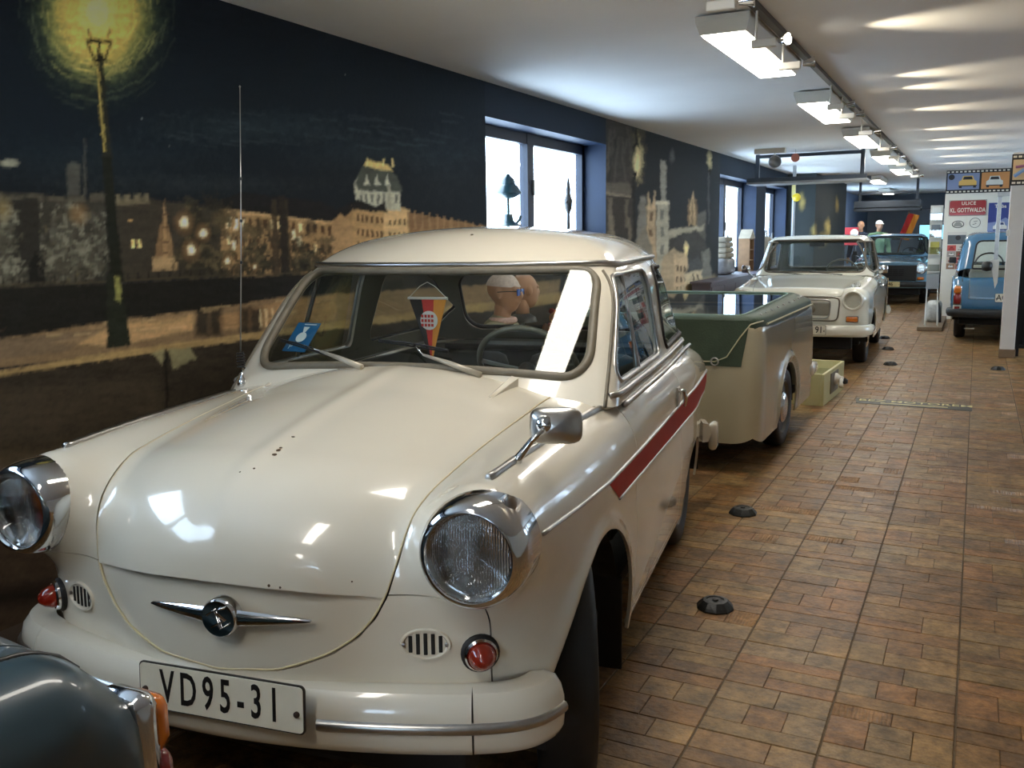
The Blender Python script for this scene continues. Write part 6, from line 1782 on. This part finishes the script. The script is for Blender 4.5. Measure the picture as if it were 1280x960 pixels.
pd = empty('round_sign', (-2.02, 11.6, 2.30), 0, 'little pinkish round disc hanging near the ceiling spotlight', 'disc')
MB().lathe([(.05, -.006), (.05, .006), (0, .006)], 24, axis_matrix((.1, -1, 0)), (0, 0, .05)).build('disc', mat('pink_disc', srgb(196, 120, 104), .6), pd, True, 40); MB().tube([(0, 0, .10), (0, 0, .15)], .002, 4).build('wire', M_steel, pd)
po = empty('sign_pole', (-2.44, 14.0, 0), 0, 'thin galvanised pole with a yellow round reflector, beside the white boxy saloon', 'pole')
MB().tube([(0, 0, 0), (0, 0, CEIL-.02)], .025, 12).build('pole', M_steel, po); MB().lathe([(.10, 0), (.10, .012), (.03, .02), (0, .02)], 20).build('foot', M_rubber2, po, True, 40)
ball('yellow_reflector', (.045, -.045, 1.97), .062, mat('yellow_plastic', srgb(216, 190, 40), .3, coat=.5), po, (1, .6, 1)); MB().box((.0, -.03, 2.12), (.05, .03, .30), bev=.006).build('bracket', mat('pale_yellow', srgb(196, 186, 120), .5), po)

# ---- poster partition, estate corner
PY = 16.95
pt = tag(MB().box((.30, PY+.06, CEIL/2-.0), (1.64, .12, CEIL)).build('wall_partition', mat('partition_white', srgb(226, 220, 204), .7, var=.03)), kind='structure')
FR = lambda n, x0, x1, z0, z1, y, m_, p, d=.012: MB().box(((x0+x1)/2, y-d/2, (z0+z1)/2), (x1-x0, d, z1-z0)).build(n, m_, p)
M_film = mat('film_black', srgb(36, 33, 30), .5); M_hole = mat('film_hole', srgb(226, 218, 198), .6)
def flat(n, pts, y, m_, p): return make(n, [(a, y, b) for a, b in pts], [tuple(range(len(pts)))], m_, p)
def film(name, label, x0, x1, z0, z1, y, frames, pitch=.062):
    r = FR(name, x0, x1, z0, z1, y, M_film, None); tag(r, label, 'banner')
    x = x0+.03
    while x < x1-.03:
        for z in (z0+.028, z1-.028): MB().box((x, y-.013, z), (.036, .003, .022)).build('perforation', M_hole, r)
        x += pitch
    for fn in frames: fn(r, y-.0125)
    return r
C = lambda n, c: mat(n, srgb(*c), .6)
def car_picture(r, y, x, z, w, col, glass_, kind):
    k = w
    flat('picture_car', [(x-.5*k, z-.28*k), (x+.5*k, z-.28*k), (x+.5*k, z+.02*k), (x+.38*k, z+.10*k), (x-.38*k, z+.10*k), (x-.5*k, z+.02*k)], y-.003, col, r)
    flat('picture_cabin', [(x-.36*k, z+.10*k), (x+.36*k, z+.10*k), (x+.28*k, z+.36*k), (x-.28*k, z+.36*k)], y-.0035, col, r)
    flat('picture_glass', [(x-.28*k, z+.13*k), (x+.28*k, z+.13*k), (x+.22*k, z+.31*k), (x-.22*k, z+.31*k)], y-.004, glass_, r)
    flat('picture_bumper', [(x-.52*k, z-.28*k), (x+.52*k, z-.28*k), (x+.52*k, z-.22*k), (x-.52*k, z-.22*k)], y-.004, glass_, r)
    for s in (-1, 1): flat('picture_tyre', [(x+s*.4*k-.08*k, z-.38*k), (x+s*.4*k+.08*k, z-.38*k), (x+s*.4*k+.08*k, z-.28*k), (x+s*.4*k-.08*k, z-.28*k)], y-.0036, glass_, r)
c_blue, c_yel, c_dk, c_or, c_wh = C('print_blue', (128, 140, 170)), C('print_yellow', (222, 178, 96)), C('print_dark', (48, 46, 46)), C('print_orange', (206, 140, 80)), C('print_white', (216, 212, 200))
def fr1(r, y): flat('frame_picture', [(-.50, 2.125), (-.03, 2.125), (-.03, 2.385), (-.50, 2.385)], y-.002, c_blue, r); car_picture(r, y, -.20, 2.25, .26, c_yel, c_dk, 0); ring(r, -.44, 2.33, .045, y)
def ring(r, x, z, q, y):
    MB().lathe([(q, 0), (q, .004), (q*.4, .005), (q*.4, .003), (0, .003)], 20, axis_matrix((0, -1, 0)), (x, y-.003, z)).build('picture_lens', c_dk, r)
def fr2(r, y): flat('frame_picture', [(.0, 2.125), (.40, 2.125), (.40, 2.385), (.0, 2.385)], y-.002, c_or, r); car_picture(r, y, .19, 2.24, .24, c_wh, c_dk, 0)
def fr3(r, y): flat('frame_picture', [(.43, 2.125), (.83, 2.125), (.83, 2.385), (.43, 2.385)], y-.002, c_yel, r); car_picture(r, y, .63, 2.24, .24, c_blue, c_dk, 0)
film('film_strip_banner', 'black film strip banner with a yellow car picture above the red street sign', -.52, 1.10, 2.065, 2.44, PY, [fr1, fr2, fr3])
rs = FR('street_sign', -.455, .10, 1.70, 1.955, PY, mat('sign_rim', srgb(150, 140, 128), .4), None, .016); tag(rs, 'red enamel street sign reading ULICE KL. GOTTWALDA on the partition', 'sign')
MB().box((-.1775, PY-.018, 1.8275), (.535, .006, .235), bev=.002).build('sign_face', mat('sign_red', srgb(158, 30, 34), .3, coat=.6), rs)
Mf = axis_matrix((0, -1, 0))
text_mesh('sign_word', 'ULICE', .075, M_hole, rs, Mf, (-.165, PY-.0215, 1.90), .95, .0005, bold=.0015, space=1.15); text_mesh('sign_word', 'KL. GOTTWALDA', .098, M_hole, rs, Mf, (-.175, PY-.0215, 1.79), .66, .0005, bold=.0015)
for x in (-.44, .085):
    for z in (1.715, 1.94): MB().lathe([(.008, 0), (.006, .004), (0, .004)], 8, Mf, (x, PY-.02, z)).build('screw', M_alu, rs)
def card(name, label, x0, x1, z0, z1, col, cat='poster'):
    return tag(FR(name, x0, x1, z0, z1, PY, col, None, .008), label, cat)
M_pw = C('poster_white', (226, 222, 208))
e = card('emblem_card', 'white card with an oval car outline under the red sign', -.42, -.19, 1.475, 1.66, M_pw, 'card')
th = np.linspace(0, 2*PI, 33)[:-1]
MB().tube(np.stack([-.305+.085*np.cos(th), 0*th+PY-.010, 1.565+.055*np.sin(th)], 1), .006, 5, True).build('oval_line', c_dk, e); flat('car_outline', [(-.37, 1.53), (-.24, 1.53), (-.25, 1.57), (-.28, 1.605), (-.33, 1.605), (-.36, 1.57)], PY-.0095, C('print_grey', (150, 148, 138)), e)
e = card('emblem_card', 'white card with a round letter emblem beside the oval one', -.165, .06, 1.475, 1.69, M_pw, 'card')
MB().tube(np.stack([-.055+.078*np.cos(th), 0*th+PY-.010, 1.585+.078*np.sin(th)], 1), .005, 5, True).build('ring_line', C('print_line', (110, 108, 100)), e)
MB().tube([(-.02, PY-.011, 1.615), (-.075, PY-.011, 1.605), (-.035, PY-.011, 1.575), (-.09, PY-.011, 1.555)], .006, 5).build('emblem_letter', C('print_line2', (110, 108, 100)), e)
e = card('photo_poster', 'tall collage poster of crowded red and white cars below the emblem cards', -.455, -.165, .82, 1.44, C('poster_base', (214, 206, 192)))
r = random.Random(9)
flat('poster_photo', [(-.445, 1.24), (-.175, 1.24), (-.175, 1.39), (-.445, 1.39)], PY-.0085, C('ph1', (92, 98, 100)), e); ring(e, -.29, 1.345, .04, PY-.008)
for k in range(4):
    for c_ in range(2):
        flat('poster_photo', [(-.445+c_*.136, .83+k*.10), (-.313+c_*.136, .83+k*.10), (-.313+c_*.136, .925+k*.10), (-.445+c_*.136, .925+k*.10)], PY-.0086, C('ph_%d%d' % (k, c_), [(150, 110, 80), (168, 96, 84), (196, 176, 160), (178, 70, 64), (160, 150, 140), (120, 90, 70), (190, 80, 72), (206, 196, 184)][(k*2+c_) % 8]), e)
        car_picture(e, PY-.0088, -.379+c_*.136, .875+k*.10, .075, [c_wh, C('pr_red', (170, 50, 46))][(k+c_) % 2], c_dk, 0)
e = card('notice', 'small white printed notice beside the collage poster', -.14, .02, 1.20, 1.44, M_pw, 'notice')
for k in range(3): MB().box((-.06, PY-.0095, 1.41-.03*k), (.11-.03*k, .002, .008)).build('text_line', c_dk, e)
MB().tube([(-.10, PY-.0095, 1.28), (-.06, PY-.0095, 1.30), (-.03, PY-.0095, 1.32)], .004, 5).build('sketch_line', c_dk, e)
e = card('blue_poster', 'deep blue poster with a pale car and heading beside the street sign', .13, .48, 1.44, 1.90, C('poster_blue', (52, 64, 128)))
flat('poster_clouds', [(.13, 1.45), (.48, 1.45), (.48, 1.60), (.38, 1.66), (.28, 1.60), (.13, 1.58)], PY-.0086, C('poster_pale', (128, 140, 176)), e); text_mesh('poster_heading', 'Traba', .075, M_hole, e, Mf, (.30, PY-.0095, 1.84), .95, .0004, bold=.001); car_picture(e, PY-.0088, .31, 1.52, .20, c_wh, C('poster_deep', (60, 70, 110)), 0)
e = card('navy_poster', 'dark navy poster just above the estate roof', .02, .50, 1.30, 1.42, C('poster_navy', (36, 60, 92)))
# brochure rack, plinth
br = empty('brochure_rack', (-.56, 14.95, .06), 0, 'narrow white brochure rack on thin legs standing on the wooden plinth', 'rack')
MB().box((0, .04, 1.21), (.17, .02, 1.12)).build('back_panel', M_gear, br)
for k in range(4):
    MB().box((0, -.01, .80+k*.25), (.16, .09, .012)).build('pocket', M_gear, br); MB().box((0, -.05, .86+k*.25), (.16, .006, .10)).build('pocket_front', M_lid, br)
    MB().box((0, 0, .90+k*.25), (.12, .02, .18)).build('leaflet', [c_wh, C('leaf_y', (190, 180, 90)), C('leaf_g', (120, 126, 130)), C('leaf_w', (230, 228, 220))][k], br)
MB().box((0, 0, .66), (.17, .10, .22), bev=.004).build('collecting_box', C('box_grey', (150, 152, 150)), br)
for sx_ in (-1, 1):
    for sy in (-1, 1): MB().tube([(sx_*.07, sy*.03, .62), (sx_*.085+(.02 if sy < 0 else -.0), sy*.09, 0)], .009, 6).build('leg', M_gear, br)
pq = empty('plinth', (-.56, 15.75, 0), 0, 'low wooden display plinth at the foot of the white partition', 'plinth')
MB().box((0, 0, .03), (.34, 2.1, .06), bev=.008).build('plinth_board', mat('plinth_wood', srgb(124, 104, 80), .5, var=.1), pq)
ex = empty('exhaust_part', (-.55, 15.75, .06), 0, 'pale dusty engine casting with pipe standing on the wooden plinth', 'engine part')
MB().box((0, 0, .16), (.22, .5, .32), bev=.06).build('casting', mat('dusty_alu', srgb(190, 188, 178), .6, .3, var=.2, vscale=20), ex, True, 60); MB().tube([(.06, -.22, .3), (.08, -.28, .22), (.10, -.30, .05), (.1, -.3, .01)], .022, 8).build('pipe', M_rubber2, ex, True)
# pillar with film strip, dark grille gate
pil = tag(MB().box((.375, 11.9, 1.15), (.15, .2, 2.30), bev=.008).build('wall_pillar', mat('pillar_white', srgb(216, 212, 206), .6, var=.03)), kind='structure')
MB().box((.375, 11.9, .05), (.17, .22, .10), bev=.006).build('base_trim', mat('pillar_base', srgb(130, 108, 84), .6), pil)
MB().box((.30, 11.79, 1.42), (.035, .02, .07), bev=.006).build('switch', M_gear, pil)
def frp(r, y): flat('frame_picture', [(.305, 2.0), (.72, 2.0), (.72, 2.22), (.305, 2.22)], y-.002, C('print_sand', (216, 186, 140)), r); MB().tube([(.32, y-.004, 2.04), (.40, y-.004, 2.10), (.55, y-.004, 2.16)], .022, 6).build('picture_stroke', C('print_sky', (120, 150, 190)), r); MB().tube([(.33, y-.004, 2.14), (.42, y-.004, 2.15), (.52, y-.004, 2.18)], .016, 6).build('picture_stroke', C('print_mauve', (150, 96, 120)), r)
film('film_strip_banner', 'short film strip banner on top of the white pillar', .29, .95, 1.94, 2.28, 11.795, [frp], .05)
gt_ = empty('iron_gate', (.70, 11.95, 0), 0, 'black wrought iron gate beside the white pillar', 'gate')
M_iron = mat('black_iron', srgb(26, 24, 24), .45, .4)
for x in (-.23, .23): MB().box((x, 0, .96), (.05, .05, 1.90)).build('gate_post', M_iron, gt_)
for z in (.12, .72, 1.10, 1.80): MB().box((0, 0, z), (.44, .03, .04)).build('gate_rail', M_iron, gt_)
for k in range(5): MB().tube([(-.16+k*.08, 0, .12), (-.16+k*.08, 0, 1.80)], .010, 6).build('gate_bar', M_iron, gt_)
MB().box((0, .03, .96), (.42, .006, 1.66)).build('gate_sheet', mat('gate_mesh_black', srgb(22, 21, 22), .8), gt_)
MB().tube([(-.255, -.03, 1.12), (-.30, -.06, 1.12), (-.30, -.06, 1.10)], .008, 6).build('latch', M_iron, gt_)
ba = empty('lever_post', (.21, 12.6, .70), 0, 'grey bracket post with white paddle and black knob in front of the estate', 'post')
MB().box((0, .0, .78), (.045, .035, .80), bev=.006).build('post', M_alu, ba)
MB().box((.07, -.2, 1.17), (.20, .03, .05)).build('bracket', M_alu, ba); MB().box((.0, -.1, 1.17), (.05, .25, .05)).build('bracket_arm', M_alu, ba); MB().box((.12, -.40, 1.17), (.05, .42, .05)).build('bracket_foot', M_alu, ba)
make('paddle', [(-.06, -.02, .40), (.04, -.02, .40), (.035, -.02, .12), (.01, -.02, .05), (-.06, .02, .40), (.04, .02, .40), (.035, .02, .12), (.01, .02, .05)], [(3, 2, 1, 0), (4, 5, 6, 7), (0, 1, 5, 4), (1, 2, 6, 5), (2, 3, 7, 6), (3, 0, 4, 7)], M_gear, ba)
MB().lathe([(0, -.06), (.05, -.05), (.062, 0), (.05, .05), (0, .06)], 16, axis_matrix((1, -.2, 0)), (-.09, -.06, .32)).build('knob', M_rubber2, ba, True)
# ---- wooden post by the white saloon
wp = empty('wooden_post', (-1.51, 18.6, 0), 0, 'short light wooden post standing before the light blue saloon', 'post')
MB().box((0, 0, .31), (.10, .10, .58), bev=.004).build('post', mat('light_wood', srgb(170, 140, 96), .6, var=.1, vscale=10), wp); MB().box((0, 0, .012), (.13, .13, .024), bev=.004).build('foot', M_wood, wp)

# ---- far end of the hall
bm_ = tag(MB().box((.2, 26.5, 2.25), (6.2, .4, .40)).build('trim_1', M_sq), kind='structure')
boxy_car('boxy_saloon', 'olive green saloon parked across from the far wall, behind the light blue saloon', (-.75, 25.6, 0), 0, srgb(96, 116, 66), .06, front='plastic', bump=M_blackpl)
dummy('mannequin', 'standing shop dummy in a green jacket and white cap behind the light blue saloon', (-2.13, 23.7, .0), math.radians(25), False, srgb(110, 140, 104), srgb(60, 60, 64), 0.0, cap=srgb(226, 226, 222), voxel=.016)
dummy('mannequin', 'standing shop dummy in a dark jacket next to the green-jacketed one', (-2.55, 23.9, .0), math.radians(-15), False, srgb(40, 46, 60), srgb(40, 40, 44), voxel=.016)
fl = empty('leaning_flag', (-1.75, 25.0, 0), 0, 'red and gold flag on a leaning pole at the far wall', 'flag')
MB().tube([(-.25, .3, 0), (.2, .1, 2.05)], .014, 8).build('flag_pole', M_wood, fl)
for k, c in enumerate([(178, 36, 30), (206, 128, 36)]):
    V, F = grid_quad((.17+.13*k, .1, 1.93-.03*k), (.13, 0, -.03), (-.22, .02, -.62), 4, 12); V[:, 1] += .03*np.sin(V[:, 0]*30+V[:, 2]*4)
    V = np.vstack([V, V+[0, .004, 0]]); F = np.vstack([F, F[:, ::-1]+len(V)//2]); make('flag_cloth', V, F, mat('flag_%d' % k, srgb(*c), .8), fl, True)
rb_ = empty('red_board', (-2.70, 23.2, 0), 0, 'red display board with a white ring by the far window', 'board')
MB().box((0, 0, 1.38), (.34, .05, .42), bev=.006).build('board', mat('board_red', srgb(176, 40, 44), .5), rb_); MB().lathe([(.09, 0), (.09, .01), (.04, .012), (.04, .008), (0, .008)], 20, Mf, (.08, -.026, 1.46)).build('ring', M_hole, rb_)
for s in (-1, 1): MB().tube([(s*.13, 0, 1.2), (s*.15, 0, 0)], .012, 6).build('leg', M_rubber2, rb_)
tv = empty('monitor', (-.98, 24.25, 0), 0, 'glowing monitor on a dark stand at the far end', 'monitor')
MB().box((0, 0, 1.45), (.62, .06, .40), bev=.01).build('casing', M_blackpl, tv); MB().box((0, -.033, 1.45), (.56, .006, .34)).build('screen', mat('lit_screen', (.1, .3, .4), .3, emit=(.35, .8, 1.0), estr=1.2), tv)
MB().box((0, 0, .63), (.07, .05, 1.26)).build('stand', M_blackpl, tv); MB().box((0, 0, .015), (.5, .4, .03), bev=.005).build('base', M_blackpl, tv)
